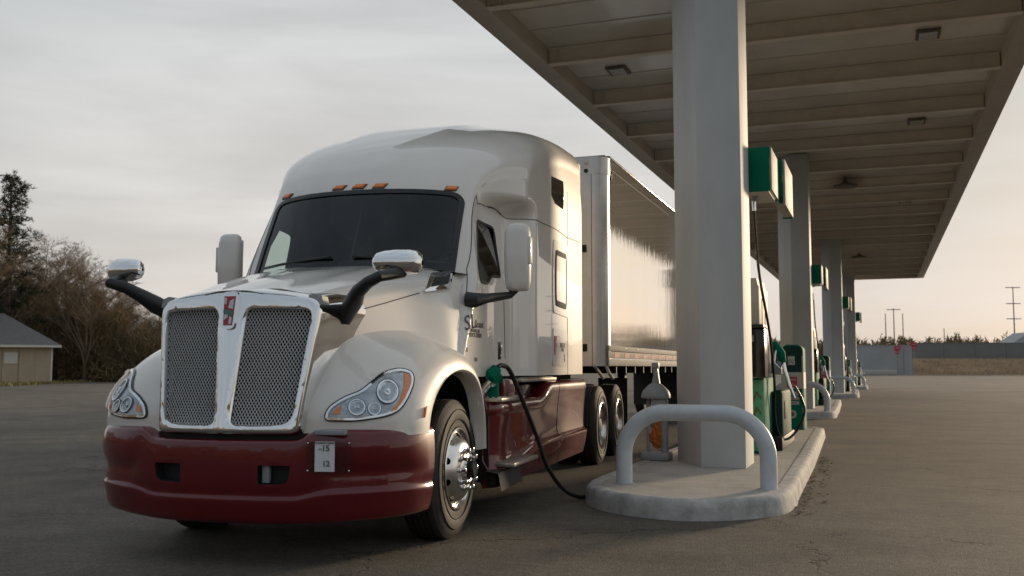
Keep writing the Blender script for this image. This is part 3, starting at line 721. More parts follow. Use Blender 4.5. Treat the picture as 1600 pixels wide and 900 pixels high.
def clip_lines(poly, ang, pitch):
    c, s_ = math.cos(ang), math.sin(ang); ds = [p[0] * -s_ + p[1] * c for p in poly]; out = []; d = min(ds) + pitch * 0.5
    while d < max(ds):
        ts = []
        for i in range(len(poly)):
            a, b = poly[i - 1], poly[i]; da, db = -s_ * a[0] + c * a[1] - d, -s_ * b[0] + c * b[1] - d
            if (da > 0) != (db > 0):
                t = da / (da - db); ts.append((a[0] + (b[0] - a[0]) * t) * c + (a[1] + (b[1] - a[1]) * t) * s_)
        ts.sort()
        for a, b in zip(ts[::2], ts[1::2]): out.append(((a * c - d * s_, a * s_ + d * c), (b * c - d * s_, b * s_ + d * c)))
        d += pitch
    return out
for s_ in (1, -1):
    h = gh(s_); wire = MB()
    for k, ang in enumerate((R(58), R(122))):
        for a, b in clip_lines(inset(h, -0.004), ang, 0.0190):
            e = Vector((-math.sin(ang), math.cos(ang))) * 0.0022; n = max(1, int(math.dist(a, b) / 0.16))
            P = [(a[0] + (b[0] - a[0]) * i / n, a[1] + (b[1] - a[1]) * i / n) for i in range(n + 1)]
            wire.grid([[gr_pt(x + ex, z + ez, 0.034 + 0.004 * k + dd) for ex, ez, dd in ((-e.x, -e.y, 0.004), (0, 0, 0), (e.x, e.y, 0.004))] for x, z in P])
    gm = wire.build('grille_mesh', M['wire'], truck, sharp=None, recalc=False); gm['kind'] = 'stuff'
    q, f = tri2d(inset(h, -0.01), [], [(x, z) for x in lin(-0.6, 0.6, 13) for z in lin(0.8, 1.7, 8) if inside(h, x, z)])
    mk('radiator', [gr_pt(x, z, 0.11) for x, z in q], f, M['dark'], truck)
bk = MB(); bk.grid([[(x, 0.14 + 0.27 * x * x + d, z) for x in lin(-0.47, 0.47, 9)] for z, d in ((0.82, 0), (1.68, 0.1))]); bk.build('radiator_shroud', M['dark'], truck)
# emblem
EMB = roundpoly([(-0.048, 1.50), (0.048, 1.50), (0.062, 1.745), (-0.062, 1.745)], 0.04, 5)
eb = MB(); eb.prism(EMB, lambda a, b, h: gr_pt(a, b, h), 0.02, -0.030); emb = eb.build('emblem', M['chrome'], sur, sharp=30)
for nm, poly, m_, d in (('emblem_field', [(-0.030, 1.525), (0.032, 1.525), (0.040, 1.715), (-0.040, 1.715)], 'inkred', -0.034),
                        ('emblem_letter', [(-0.004, 1.64), (0.030, 1.63), (0.034, 1.70), (0.006, 1.685)], 'paper', -0.036), ('emblem_letter', [(-0.028, 1.56), (-0.004, 1.575), (-0.002, 1.62), (-0.022, 1.615)], 'paper', -0.036),
                        ('emblem_letter', [(0.008, 1.532), (0.026, 1.535), (0.030, 1.59), (0.012, 1.60)], 'paper', -0.036), ('emblem_letter', [(-0.036, 1.67), (-0.02, 1.66), (-0.018, 1.70), (-0.034, 1.708)], 'paper', -0.036),
                        ('emblem_stripe', [(-0.036, 1.63), (-0.034, 1.605), (0.008, 1.59), (0.034, 1.60), (0.028, 1.575), (0.036, 1.615), (0.004, 1.625)], 'inkgreen', -0.038)):
    b = MB(); b.prism(poly, lambda a, c, h: gr_pt(a, c, h), d + 0.006, d); b.build(nm, M[m_], emb, sharp=20)
b = MB()
for s_ in (1, -1):
    b.prism([(s_ * 0.555, 1.655), (s_ * 0.60, 1.66), (s_ * 0.585, 1.715), (s_ * 0.535, 1.73), (s_ * 0.50, 1.72)], lambda a, c, h: gr_pt(a, c, h), 0.10, 0.012)
    b.build('hood_latch', M['grey_steel'], sur, sharp=30); b = MB()

# bumper
BPATH = [(0, -0.035), (0.35, -0.010), (0.65, 0.060), (0.895, 0.155), (1.048, 0.262), (1.138, 0.40), (1.182, 0.545), (1.192, 0.68)]
BL = [0.0]
for a, b in zip(BPATH, BPATH[1:]): BL.append(BL[-1] + math.dist(a, b))
BPROF = [(0.0, -0.16, 0.0), (0.10, -0.05, 0.008), (0.16, -0.012, -0.004), (0.24, 0.0, -0.05), (0.36, 0.006, -0.16), (0.54, 0.0, -0.29), (0.62, -0.012, -0.355), (0.70, -0.004, -0.39), (0.80, -0.014, -0.455), (0.93, -0.034, -0.53), (0.975, -0.06, -0.552), (1.0, -0.13, -0.56)]   # v, offset out, z from top
def bump_pt(u, v):
    a = abs(u); sg = 1 if u >= 0 else -1
    x = spl(BL, [p[0] for p in BPATH], a); y = spl(BL, [p[1] for p in BPATH], a)
    e = 1e-3; x2 = spl(BL, [p[0] for p in BPATH], min(a + e, BL[-1])) - spl(BL, [p[0] for p in BPATH], max(a - e, 0)); y2 = spl(BL, [p[1] for p in BPATH], min(a + e, BL[-1])) - spl(BL, [p[1] for p in BPATH], max(a - e, 0))
    l = math.hypot(x2, y2) or 1; nx, ny = y2 / l, -x2 / l
    o = spl([p[0] for p in BPROF], [p[1] for p in BPROF], v); z = spl([p[0] for p in BPROF], [p[2] for p in BPROF], v)
    top = 0.785 + 0.075 * sm(a, 0.50, 0.66)
    z = z * (1 - 0.05 * sm(a, 0.4, 1.2)) + top * (1 - v) + 0.825 * v
    # swept facets in the outer thirds
    fac = sm(a, 0.62, 0.75) * (1 - sm(a, 1.2, 1.5)); o += fac * (0.012 * math.exp(-((v - 0.30) / 0.10)**2) - 0.020 * math.exp(-((v - 0.50) / 0.07)**2) + 0.008 * math.exp(-((v - 0.66) / 0.05)**2))
    return (sg * (x + nx * o), y + ny * o, z)
bu = lin(0, BL[-1], 46); bu = [-q for q in bu[:0:-1]] + bu; bv = lin(0, 1, 44)
bumpS = Surf(bump_pt, bu, bv); sgb = 1 if bumpS.nrm(0.0, 0.4).y < 0 else -1
TH = roundpoly(pickpoly(bumpS, [(402, 727), (454, 728), (448, 757), (402, 758)]), [0.02, 0.02, 0.05, 0.02], 4)
TH2 = [(-u, v) for u, v in TH][::-1]
bumper = bumpS.mesh('bumper', M['red'], truck, [TH, TH2], sg=sgb, sharp=35)
for q in (TH, TH2):
    b = MB(); n = len(q); rim = [[bumpS.at(u, v, -d, sgb) for u, v in q] for d in (0.0, 0.07)]; b.grid(rim, closed=True); b.add(rim[-1], [tuple(range(n))])
    b.build('tow_hook_recess', M['dark'], bumper)
u0, v0 = bumpS.pick(413, 742); p = Vector(bump_pt(u0, v0))
b = MB(); b.box(p + Vector((-0.035, 0.03, -0.055)), p + Vector((0.015, 0.065, 0.06)), 0.006); b.build('tow_hook', M['grey_steel'], bumper)
b = MB(); b.box((-0.11, -0.004, 0.335), (0.10, 0.06, 0.385), 0.002); b.build('tow_plate', M['red'], bumper)
air = MB(); air.grid([[(x, 0.02 + 0.25 * x * x + d, z) for x in lin(-0.62, 0.62, 13)] for d, z in ((0.08, 0.32), (0.16, 0.26), (0.35, 0.26), (0.35, 0.8))]); air.build('air_dam', M['dark'], truck)
sh = MB(); sh.grid([[(x, 0.06 + 0.27 * x * x + d, z) for x in lin(-1.12, 1.12, 23)] for d, z in ((0.0, 0.77), (0.0, 0.835), (0.30, 0.84))]); sh.build('bumper_gap_filler', M['dark'], truck)
# permit card in a clear sleeve on the bumper
c0 = bumpS.pick(508, 711); pc = bumpS.at(*c0, 0.012, sgb); n = (bumpS.nrm(*c0) * sgb); n.z = 0; n.normalize(); t = Vector((0, 0, 1)).cross(n); t = -t if t.x < 0 else t
def card(name, x0, x1, z0, z1, d, th, m_, par):
    b = MB(); b.prism([(x0, z0), (x1, z0), (x1, z1), (x0, z1)], lambda a, c, h: pc + t * a + Vector((0, 0, c)) + n * h, d, d + th); return b.build(name, m_, par, sharp=20)
hold = card('permit_holder', -0.115, 0.165, -0.105, 0.085, 0.002, 0.004, M['sleeve'], truck)
pap = card('permit_card', -0.060, 0.065, -0.10, 0.085, 0.008, 0.0015, M['paper'], hold)
cm = lambda a, c, h=0.0115: frame(pc + t * a + Vector((0, 0, c)) + n * h, t, Vector((0, 0, 1)), n)
text('permit_text', '-15', 0.052, M['ink'], hold, cm(0.0, 0.043), bold=0.001)
text('permit_text', '12', 0.048, M['ink'], hold, cm(0.012, -0.052), bold=0.001)
text('permit_text', 'TRANSPORT PERMIT', 0.014, M['ink'], hold, cm(0.0, 0.076), bold=0.0003)
for a, c in ((-0.105, 0.075), (0.155, 0.075), (0.155, -0.095), (-0.105, -0.095)):
    b = MB(); b.lathe([(0.006, 0), (0.006, 0.008), (0.001, 0.010)], pc + t * a + Vector((0, 0, c)), n, 8); b.build('screw', M['chrome'], hold)
b = MB(); b.box(pc + Vector((-0.07, -0.0, 0.125)), pc + Vector((0.13, 0.05, 0.155)), 0.004); b.build('plate_lamp_bar', M['grey_steel'], truck)

# wheels
def wheel(name, x, y, R_, w, out, parent, deep=False, steer=False):
    """tyre + rim + hub; `x` is the outer side wall, the wheel lies inwards from it; out = +1 / -1"""
    wh = empty(name); wh.parent = parent; wh.location = (x, y, R_ - 0.012)
    ax = (out, 0, 0); rr = 0.300
    prof = [(rr, -0.02), (rr + 0.010, 0.004), (rr + 0.03, 0.008), (rr + 0.055, 0.004), (rr + 0.075, 0.011), (rr + 0.12, 0.013), (rr + 0.16, 0.002), (R_ - 0.030, -0.012), (R_ - 0.006, -0.030), (R_ - 0.001, -0.045)]
    k = 5
    for i in range(k):
        a = -0.045 - (w - 0.09) * i / k; b = -0.045 - (w - 0.09) * (i + 1) / k
        prof += [(R_, a - 0.002), (R_, b + 0.010), (R_ - 0.013, b + 0.008), (R_ - 0.013, b + 0.001)]
    prof += [(R_ - 0.004, -w + 0.04), (R_ - 0.04, -w + 0.012), (rr + 0.10, -w - 0.005), (rr, -w + 0.02)]
    b = MB(); b.lathe(prof, (0, 0, 0), ax, 56); b.build('tyre', M['rubber'], wh, sharp=30)
    b = MB()
    for rg in (rr + 0.066, rr + 0.14): b.lathe([(rg - 0.003, 0.009), (rg, 0.016), (rg + 0.003, 0.009)], (0, 0, 0), ax, 48)
    for o in [b.build('side_wall_rib', M['rubber'], wh)]: o['kind'] = 'stuff'
    if deep: rp = [(rr + 0.004, 0.012), (rr - 0.006, 0.016), (rr - 0.014, 0.0), (rr - 0.026, -0.06), (rr - 0.034, -0.13), (0.225, -0.150), (0.15, -0.155)]
    else: rp = [(rr + 0.004, 0.010), (rr - 0.006, 0.016), (rr - 0.016, 0.004), (rr - 0.024, -0.012), (0.262, -0.006), (0.235, 0.022), (0.205, 0.052), (0.172, 0.068), (0.105, 0.070)]
    n = 60; hol = [(k + 0.5) * 2 * math.pi / 10 for k in range(10)]; hr = 0.026
    # rim face as a flattened ring so the hand holes are real holes
    cum = [0]
    for a, c in zip(rp, rp[1:]): cum.append(cum[-1] + math.dist(a, c))
    def rimpt(p):                                               # polar (distance along profile as radius)
        rho = math.hypot(*p); an = math.atan2(p[1], p[0]); s_ = (cum[-1] + 0.10) - rho
        r = spl(cum, [q[0] for q in rp], s_); h = spl(cum, [q[1] for q in rp], s_); return (out * h, r * math.cos(an), r * math.sin(an))
    o_r, i_r = cum[-1] + 0.10, 0.10
    ci = lambda r, m: [(r * math.cos(2 * math.pi * i / m), r * math.sin(2 * math.pi * i / m)) for i in range(m)]
    hs = []; s_h = cum[4] + (cum[5] - cum[4]) * 0.45 if not deep else cum[4] + (cum[5] - cum[4]) * 0.5
    rho_h = cum[-1] + 0.10 - s_h; r_h = spl(cum, [q[0] for q in rp], s_h)
    for a in hol: hs.append([((rho_h + hr * math.cos(t)) * math.cos(a + hr * math.sin(t) / r_h * 1.0), (rho_h + hr * math.cos(t)) * math.sin(a + hr * math.sin(t) / r_h * 1.0)) for t in [2 * math.pi * i / 12 for i in range(12)]])
    pts = [q for r in [o_r - c for c in cum[1:-1]] + [rho_h + 0.036, rho_h - 0.036] for q in ci(r, n) if not any(inside(h, *q) for h in hs)]
    q, f = tri2d(ci(o_r, n), hs + [ci(i_r, n)], pts)
    rim = mk('rim', [rimpt(p) for p in q], f, M['alu'], wh, 35)
    b = MB(); b.lathe([(rr - 0.012, -0.05), (0.001, -0.05)], (0, 0, 0), ax, 30) if not deep else b.lathe([(0.26, -0.19), (0.001, -0.19)], (0, 0, 0), ax, 30)
    b.build('brake_drum', M['dark'], wh)
    if steer:
        b = MB(); b.lathe([(0.135, 0.070), (0.120, 0.082), (0.092, 0.086), (0.088, 0.100), (0.080, 0.098), (0.072, 0.06), (0.001, 0.055)], (0, 0, 0), ax, 30); b.build('hub', M['alu'], wh)
        b = MB(); b.lathe([(0.070, 0.062), (0.066, 0.135), (0.055, 0.145), (0.001, 0.147)], (0, 0, 0), ax, 24); b.build('hub_cap', M['gloss_black'], wh)
    else:
        b = MB(); b.lathe([(0.16, -0.155), (0.12, -0.14), (0.105, -0.06), (0.09, -0.02), (0.05, -0.005), (0.001, -0.004)], (0, 0, 0), ax, 26); b.build('hub', M['dark'], wh)
    nut = None
    for k in range(10):
        a = 2 * math.pi * k / 10; h0, h1 = (0.066, 0.122) if steer else (-0.155, -0.115); r = 0.142
        c = (out * h0, r * math.cos(a), r * math.sin(a)); L_ = h1 - h0
        if nut is None:
            b = MB(); b.lathe([(0.021, 0), (0.021, 0.012), (0.0145, 0.018), (0.0135, L_ * 0.70), (0.0185, L_ * 0.74), (0.0185, L_ * 0.95), (0.012, L_), (0.0005, L_)], (0, 0, 0), ax, 12)
            nut = b.build('lug_nut', M['chrome'], wh); o = nut
        else:
            o = nut.copy(); COL.objects.link(o); o.parent = wh
        o.location = c
    return wh
sw_ = wheel('steer_wheel', 1.105, 1.44, 0.515, 0.29, 1, truck, steer=True); wheel('steer_wheel', -1.105, 1.44, 0.515, 0.29, -1, truck, steer=True)
for s_ in (1, -1):
    for y in (7.33, 8.72):
        wheel('drive_wheel', s_ * 1.17, y, 0.515, 0.28, s_, truck, deep=True)
        w = MB(); w.lathe([(0.30, 0), (0.45, 0.012), (0.50, -0.02), (0.515, -0.06), (0.515, -0.24), (0.48, -0.27), (0.30, -0.27)], (s_ * 0.85, y, 0.503), (s_, 0, 0), 40); w.build('inner_tyre', M['rubber'], truck)
for y in (1.44, 7.33, 8.72):
    b = MB(); b.tube([(-1.0, y, 0.5), (1.0, y, 0.5)], 0.07, 12); b.build('axle', M['dark'], truck)
for s_ in (1, -1):
    b = MB(); b.box((s_ * 0.42 - 0.05, 0.5, 0.72), (s_ * 0.42 + 0.05, 9.6, 0.98)); b.build('frame_rail', M['dark'], truck)
    b = MB(); b.box((min(s_ * 0.5, s_ * 1.05), 2.2, 0.35), (max(s_ * 0.5, s_ * 1.05), 5.6, 1.10), 0.05); b.build('underbody', M['dark'], truck)
    b = MB(); b.box((min(s_ * 0.75, s_ * 1.20), 9.45, 0.25), (max(s_ * 0.75, s_ * 1.20), 9.46, 1.1)); b.build('mud_flap', M['rubber'], truck)
b = MB(); b.box((-0.5, 7.2, 0.98), (0.5, 8.6, 1.22), 0.03); b.build('fifth_wheel', M['dark'], truck)
b = MB(); b.box((-1.0, 5.7, 1.02), (1.0, 7.0, 1.06)); b.build('deck_plate', M['dark'], truck)
# maroon side skirt with moulded ledge
def skirt_pt(u, v):
    y = u; zt = 0.985 + 0.135 * sm(y, 3.75, 4.25); a = v
    pr = [(0, 1.02, zt + 0.004), (0.10, 1.16, zt), (0.17, 1.205, zt - 0.035), (0.24, 1.212, zt - 0.09), (0.50, 1.195, zt * 0.5 + 0.34), (0.66, 1.178, 0.575), (0.72, 1.222, 0.525), (0.76, 1.218, 0.495), (0.86, 1.20, 0.38), (1.0, 1.175, 0.27)]
    x = spl([p[0] for p in pr], [p[1] for p in pr], a); z = spl([p[0] for p in pr], [p[2] for p in pr], a)
    f = sm(y, 2.9, 3.9)
    if 0.6 < a: z = z + (0.0 if a > 0.9 else -0.10 * (1 - f) * (1 - abs(a - 0.72) / 0.2 if abs(a - 0.72) < 0.2 else 0))
    x -= 0.10 * (1 - sm(y, 2.18, 2.30)) + 0.06 * sm(y, 6.02, 6.1)
    return (x, y, z)
skS = Surf(skirt_pt, lin(2.18, 6.1, 60), lin(0, 1, 40)); sgs = 1 if skS.nrm(4, 0.4).x > 0 else -1
sk = skS.mesh('side_skirt', M['red'], truck, sg=sgs, sharp=32)
skS.line('skirt_gap', [(4.55, v) for v in lin(0.12, 0.98, 16)], 0.004, M['dark'], sk, 0, sgs)
bk_ = MB(); bk_.box((0.55, 2.22, 0.97), (1.02, 6.05, 1.0)); bk_.build('skirt_top', M['red'], sk)
ep = MB(); ep.box((0.5, 2.19, 0.32), (1.13, 2.21, 0.97)); ep.box((0.5, 6.06, 0.3), (1.13, 6.08, 1.1)); o = ep.build('skirt_end', M['dark'], sk); o['kind'] = 'stuff'
# entry steps
def step(x0, x1, y0, y1, z, parent):
    b = MB(); b.box((x0, y0, z - 0.035), (x1, y1, z), 0.008); o = b.build('entry_step', M['tread'], parent)
    for k in range(5):
        b = MB(); xx = x0 + (x1 - x0) * (k + 0.7) / 5.6; b.box((xx - 0.008, y0 + 0.03, z), (xx + 0.008, y1 - 0.03, z + 0.007)); b.build('tread_bar', M['alu'], o)
    return o
steps = [step(0.98, 1.235, 2.22, 2.98, 1.005, truck), step(1.12, 1.33, 2.26, 3.10, 0.475, truck), step(0.92, 1.17, 3.15, 4.6, 1.155, truck)]
b = MB(); b.box((0.86, 2.62, 1.0), (1.14, 3.10, 1.155), 0.02); tb = b.build('tank_box', M['red'], truck)
b = MB(); b.grid([[(1.13, y, z), (1.24, y, z - 0.02), (1.26, y + 0.02, z - 0.16)] for y, z in ((2.1, 0.42), (2.35, 0.43), (2.75, 0.43), (2.8, 0.40))]); b.box((1.05, 2.20, 0.28), (1.20, 2.5, 0.41), 0.03); mg = b.build('step_guard', M['rubber'], truck); mg['kind'] = 'stuff'
b = MB(); b.tube([(0.98, 2.33, 0.98), (1.06, 2.31, 1.10), (1.10, 2.30, 1.14)], 0.055, 14); b.lathe([(0.062, 0), (0.062, 0.03), (0.04, 0.034)], (1.10, 2.30, 1.13), (0.6, -0.1, 0.8), 16); o = b.build('tank_neck', M['alu'], truck); o['kind'] = 'stuff'
for o in (sk, tb, mg, *steps): mirror(o)
# rear quarter plate ahead of the drive wheels
# door handle, lettering, mirrors
u, v = cabS.pick(780, 548); p = cabS.at(u, v, 0.0, sgc)
b = MB(); b.box(p + Vector((-0.01, -0.030, -0.075)), p + Vector((0.012, 0.030, 0.075)), 0.008); hd = b.build('door_handle', M['gloss_black'], truck)
b = MB(); b.box(p + Vector((0.012, -0.015, 0.0)), p + Vector((0.028, 0.015, 0.055)), 0.006); b.build('latch', M['chrome'], hd)
b = MB(); b.box(p + Vector((0.012, -0.015, -0.06)), p + Vector((0.022, 0.015, -0.035)), 0.004); b.build('key_plate', M['chrome'], hd)
mirror(hd)
def tang(px, py, off):
    u, v = cabS.pick(px, py); n = cabS.nrm(u, v) * sgc; t = Vector((0, 1, 0)); t = (t - n * (n @ t)).normalized(); return frame(cabS.at(u, v, off, sgc), t, n.cross(t), n)
def side_text(px, py, s, size, m_, off=0.006, **k):
    return text(k.pop('name', 'door_lettering'), s, size, m_, cab, tang(px, py, off), **k)
side_text(732, 505, 'SL', 0.17, M['ink'], off=0.004, shear=0.5, width=0.85)
side_text(748, 507, 'Renaut', 0.085, M['ink'], off=0.004, shear=0.2)
side_text(742, 517, 'TRUCKING, INC', 0.036, M['ink'], off=0.004)
side_text(742, 524, 'USDOT 320884', 0.052, M['ink'], off=0.004)
side_text(729, 547, '77', 0.05, M['ink'], off=0.004); side_text(743, 562, '703', 0.05, M['ink'], off=0.004)
HK = dict(name='hatch_lettering', off=0.016)
side_text(866, 541, 'F', 0.24, M['inkred'], bold=0.012, **HK)
for px, py, q, z in ((877, 540, 'SAFETY', 0.07), (877, 547, 'FIRST', 0.05), (880, 557, '4', 0.07), (880, 563, '8', 0.06)): side_text(px, py, q, z, M['ink'], **HK)
# main mirrors: tall white shells on a black arm
def main_mirror():
    c = T.hit(808, 402, 0, 1.345)
    b = MB(); rows = []
    for z, w, d in ((-0.285, 0.02, 0.02), (-0.280, 0.08, 0.05), (-0.26, 0.098, 0.075), (-0.2, 0.109, 0.085), (0.0, 0.113, 0.09), (0.2, 0.108, 0.085), (0.265, 0.093, 0.07), (0.287, 0.07, 0.045), (0.292, 0.02, 0.02)):
        ring = []
        for k in range(24):
            a = 2 * math.pi * k / 24; ca, sa = math.cos(a), math.sin(a); r = (abs(ca)**3 + abs(sa)**3)**(-1 / 3)
            y = sa * r * d; y = y if y < 0 else y * 0.55
            ring.append(Vector((c.x + ca * r * w, c.y + y + 0.03, c.z + z)))
        rows.append(ring)
    b.grid(rows, closed=True); b.add(rows[0], [tuple(range(24))]); b.add(rows[-1], [tuple(range(24))])
    m_ = b.build('side_mirror', M['white'], truck, sharp=50)
    g_ = MB(); g_.box((c.x - 0.095, c.y + 0.072, c.z - 0.24), (c.x + 0.095, c.y + 0.085, c.z + 0.24), 0.006); g_.build('mirror_glass', M['chrome'], m_)
    e = MB(); e.box((c.x + 0.085, c.y - 0.03, c.z - 0.06), (c.x + 0.124, c.y + 0.055, c.z + 0.17), 0.012); e.build('mirror_panel', M['white'], m_)
    a0 = cabS.at(*cabS.pick(733, 469), 0.0, sgc)
    arm = MB(); P = [a0 + Vector((-0.02, 0, 0)), a0 + Vector((0.05, 0.0, 0.0)), Vector((a0.x + 0.12, a0.y + 0.10, a0.z + 0.02)), Vector((c.x - 0.06, c.y + 0.0, c.z - 0.315)), Vector((c.x - 0.01, c.y + 0.02, c.z - 0.26))]
    arm.tube(P, [0.070, 0.060, 0.040, 0.030, 0.032], 12); arm.build('mirror_arm', M['black'], m_)
    return m_
mirror(main_mirror())
def hood_mirror():
    c = T.hit(622, 411, 0, 1.03)
    b = MB(); rows = []
    for k, (s_, r) in enumerate(((-0.155, 0.01), (-0.150, 0.045), (-0.13, 0.068), (-0.08, 0.082), (0.0, 0.090), (0.08, 0.092), (0.125, 0.082), (0.148, 0.060), (0.155, 0.02))):
        ring = []
        for j in range(20):
            a = 2 * math.pi * j / 20; yy = math.cos(a) * r * 0.9; zz = math.sin(a) * r
            if yy > 0.02: yy = 0.02 + (yy - 0.02) * 0.5
            ring.append(Vector((c.x + s_, c.y + yy + s_ * 0.25, c.z + zz * (1.0 if zz > 0 else 0.85))))
        rows.append(ring)
    b.grid(rows, closed=True); pod = b.build('hood_mirror', M['chrome'], truck, sharp=60)
    g_ = MB(); g_.lathe([(0.07, 0.0), (0.055, 0.012), (0.0, 0.014)], c + Vector((0.0, 0.055, 0)), (0, 1, 0), 20); g_.build('mirror_glass', M['dark_glass'], pod)
    g_ = MB(); g_.lathe([(0.012, 0), (0.010, 0.006), (0.0, 0.007)], c + Vector((-0.145, -0.06, 0.01)), (-0.8, -0.6, 0), 10); g_.build('mirror_bolt', M['gloss_black'], pod)
    a0 = hoodS.at(*hoodS.pick(538, 492), 0.0, sgh); a1 = T.hit(560, 455, 0, (a0.x + c.x) / 2 - 0.02); a2 = T.hit(592, 432, 0, c.x - 0.04)
    arm = MB(); arm.tube([a0 + Vector((0.0, 0.0, -0.055)), a0 + Vector((0.02, -0.005, 0.01)), a0.lerp(a1, 0.6) + Vector((0.01, 0, 0.0)), a1, a1.lerp(a2, 0.5) + Vector((0, 0, 0.012)), a2, Vector((c.x + 0.03, c.y, c.z - 0.06))], [0.040, 0.060, 0.062, 0.048, 0.040, 0.036, 0.040], 12); arm.build('mirror_arm', M['black'], pod)
    ft = MB(); ft.lathe([(0.05, 0), (0.046, 0.02), (0.03, 0.03)], a0, hoodS.nrm(*hoodS.pick(538, 492)) * sgh, 14); ft.build('mirror_foot', M['black'], pod)
    return pod
mirror(hood_mirror())

# ------------------------------------------------------------------ the trailer
TRY = R(LANE_YAW - TRAILER_YAW)
trl = empty('cargo_trailer', to_lane((-3.20, 12.87, 0), TRY), TRY, 'long silver white box trailer coupled behind the white tractor', 'trailer')
TL, TWD, TB, TT = 16.0, 2.55, 1.275, 4.10
b = MB(); b.grid([[(0, y, z) for y in lin(0.20, TL, 24)] for z in (TB + 0.27, 2.2, 3.2, TT - 0.12)]); b.build('side_skin', M['trailer'], trl, sharp=None)
b = MB(); b.grid([[(-TWD, y, z) for y in (0.2, TL)] for z in (TB + 0.27, TT - 0.12)]); b.build('side_skin', M['trailer'], trl, sharp=None)
def nose(r, z0, z1, o=0.0):
    pl_ = [(0.0 + o, 0.21)] + [(-r + (r + o) * math.cos(a), r - (r + o) * math.sin(a)) for a in lin(0, math.pi / 2, 9)] + [(-TWD + r - (r + o) * math.sin(a), r - (r + o) * math.cos(a)) for a in lin(0, math.pi / 2, 9)] + [(-TWD - o, 0.21)]
    return [[(x, y, z) for x, y in pl_] for z in (z0, z1)]
b = MB(); b.grid(nose(0.18, TB, TT)); b.build('nose', M['post'], trl)
b = MB(); b.grid(nose(0.18, TT - 0.24, TT - 0.005, 0.008)); b.build('nose_top_band', M['post'], trl)
b = MB(); b.box((0.0, 0.21, TT - 0.14), (0.012, TL, TT - 0.0)); b.build('top_rail', M['trailer'], trl)
b = MB(); b.box((-0.05, 0.15, TT - 0.004), (0.02, TL, TT + 0.022), 0.004); b.build('roof_edge', M['gloss_black'], trl)
b = MB(); b.grid([[(x, y, TT + 0.01) for x in (-TWD + 0.01, -0.02)] for y in (0.02, TL)]); b.build('roof_sheet', M['post'], trl, sharp=None)
b = MB(); b.grid([[(x, y, TB + 0.02) for x in (-TWD, -0.01)] for y in (0.15, TL)]); b.build('floor', M['dark'], trl, sharp=None)
b = MB(); b.box((-TWD, TL - 0.03, TB), (0, TL, TT)); b.build('rear_doors', M['post'], trl)
for z0, z1, d in ((TB, TB + 0.10, 0.016), (TB + 0.10, TB + 0.20, 0.008), (TB + 0.20, TB + 0.28, 0.018)):
    b = MB(); b.box((-0.002, 0.06, z0 + 0.003), (d, TL, z1 - 0.003), 0.003); b.build('bottom_rail', M['tape_white'], trl)
for k in range(30):
    b = MB(); b.box((0.0081, 0.38 + k * 0.62 - 0.0, TB + 0.118), (0.011, 0.38 + k * 0.62 + 0.30, TB + 0.182))
    if 0.38 + k * 0.62 + 0.3 < TL: b.build('reflector_strip', M['redlens'], trl, sharp=None)
for k in range(120):
    y = 0.3 + k * 0.13
    if k % 6 == 0:
        b = MB(); b.lathe([(0.008, 0), (0.006, 0.004), (0, 0.005)], (0.018, y, TB + 0.24), (1, 0, 0), 6); b.build('rivet', M['chrome'], trl)
for x in (-0.30, -0.32):
    pass
b = MB(); b.box((-0.335, -0.012, TT - 0.15), (-0.225, 0.0, TT - 0.02), 0.006); pl_ = b.build('clearance_plate', M['paper'], trl)
b = MB(); b.lathe([(0.026, 0), (0.022, 0.012), (0, 0.016)], (-0.265, -0.012, TT - 0.085), (0, -1, 0), 14); b.build('clearance_lamp', M['housing'], pl_)
b = MB(); b.lathe([(0.03, 0), (0.028, 0.01), (0, 0.012)], (-0.27, -0.010, TT - 0.195), (0, -1, 0), 14); b.build('nose_vent', M['dark'], trl)
for x in (-0.36, -0.20):
    b = MB(); b.box((x - 0.004, -0.008, TB), (x + 0.004, 0.004, TT - 0.24)); b.build('nose_joint', M['grey_steel'], trl)
for y, z in ((0.30, TT - 0.22), (0.26, TT - 0.25)):
    b = MB(); b.box((0.0, y - 0.012, z - 0.05), (0.018, y + 0.012, z + 0.05), 0.004); b.build('rail_bracket', M['dark'], trl)
for x, z in ((-0.30, 1.52), (-0.30, 2.85)):
    b = MB(); b.box((x - 0.03, -0.02, z - 0.05), (x + 0.03, 0.0, z + 0.05), 0.006); b.build('hose_coupling', M['dark'], trl)
for s_, x in ((1, -0.42), (1, -2.10)):
    b = MB(); b.box((x - 0.06, 2.6, 0.22), (x + 0.06, 2.74, TB), 0.01); b.box((x - 0.14, 2.54, 0.05), (x + 0.14, 2.80, 0.08)); o = b.build('landing_leg', M['dark'], trl); o['kind'] = 'stuff'
    for y in (13.7, 15.0):
        b = MB(); b.lathe([(0.30, -0.25), (0.45, -0.26), (0.51, -0.22), (0.515, -0.04), (0.48, -0.01), (0.32, 0.0), (0.30, -0.06), (0.1, -0.08), (0, -0.08)], (-0.05 if x > -1 else -2.3, y, 0.505), (1, 0, 0), 36); b.build('trailer_tyre', M['rubber'], trl)
b = MB(); b.box((-2.5, 12.9, 0.3), (-0.06, 12.92, TB)); b.build('mud_guard', M['rubber'], trl)
b = MB(); b.tube([(-0.42, 2.67, 0.6), (-2.1, 2.67, 0.6)], 0.03, 8); b.build('landing_brace', M['dark'], trl)
for k in range(26):
    b = MB(); b.box((-TWD + 0.02, 0.6 + k * 0.6, TB - 0.10), (-0.02, 0.64 + k * 0.6, TB + 0.01)); b.build('cross_member', M['dark'], trl, sharp=None)
for x0 in (-0.16, -0.03):
    b = MB(); b.tube([(x0, -0.05 + (x0 + 0.16), TB - 0.0), (x0 + 0.05, 0.02, TB - 0.09), (x0 + 0.10, 0.05, TB - 0.17)], 0.022, 8); b.build('bumper_stop', M['tread'], trl)

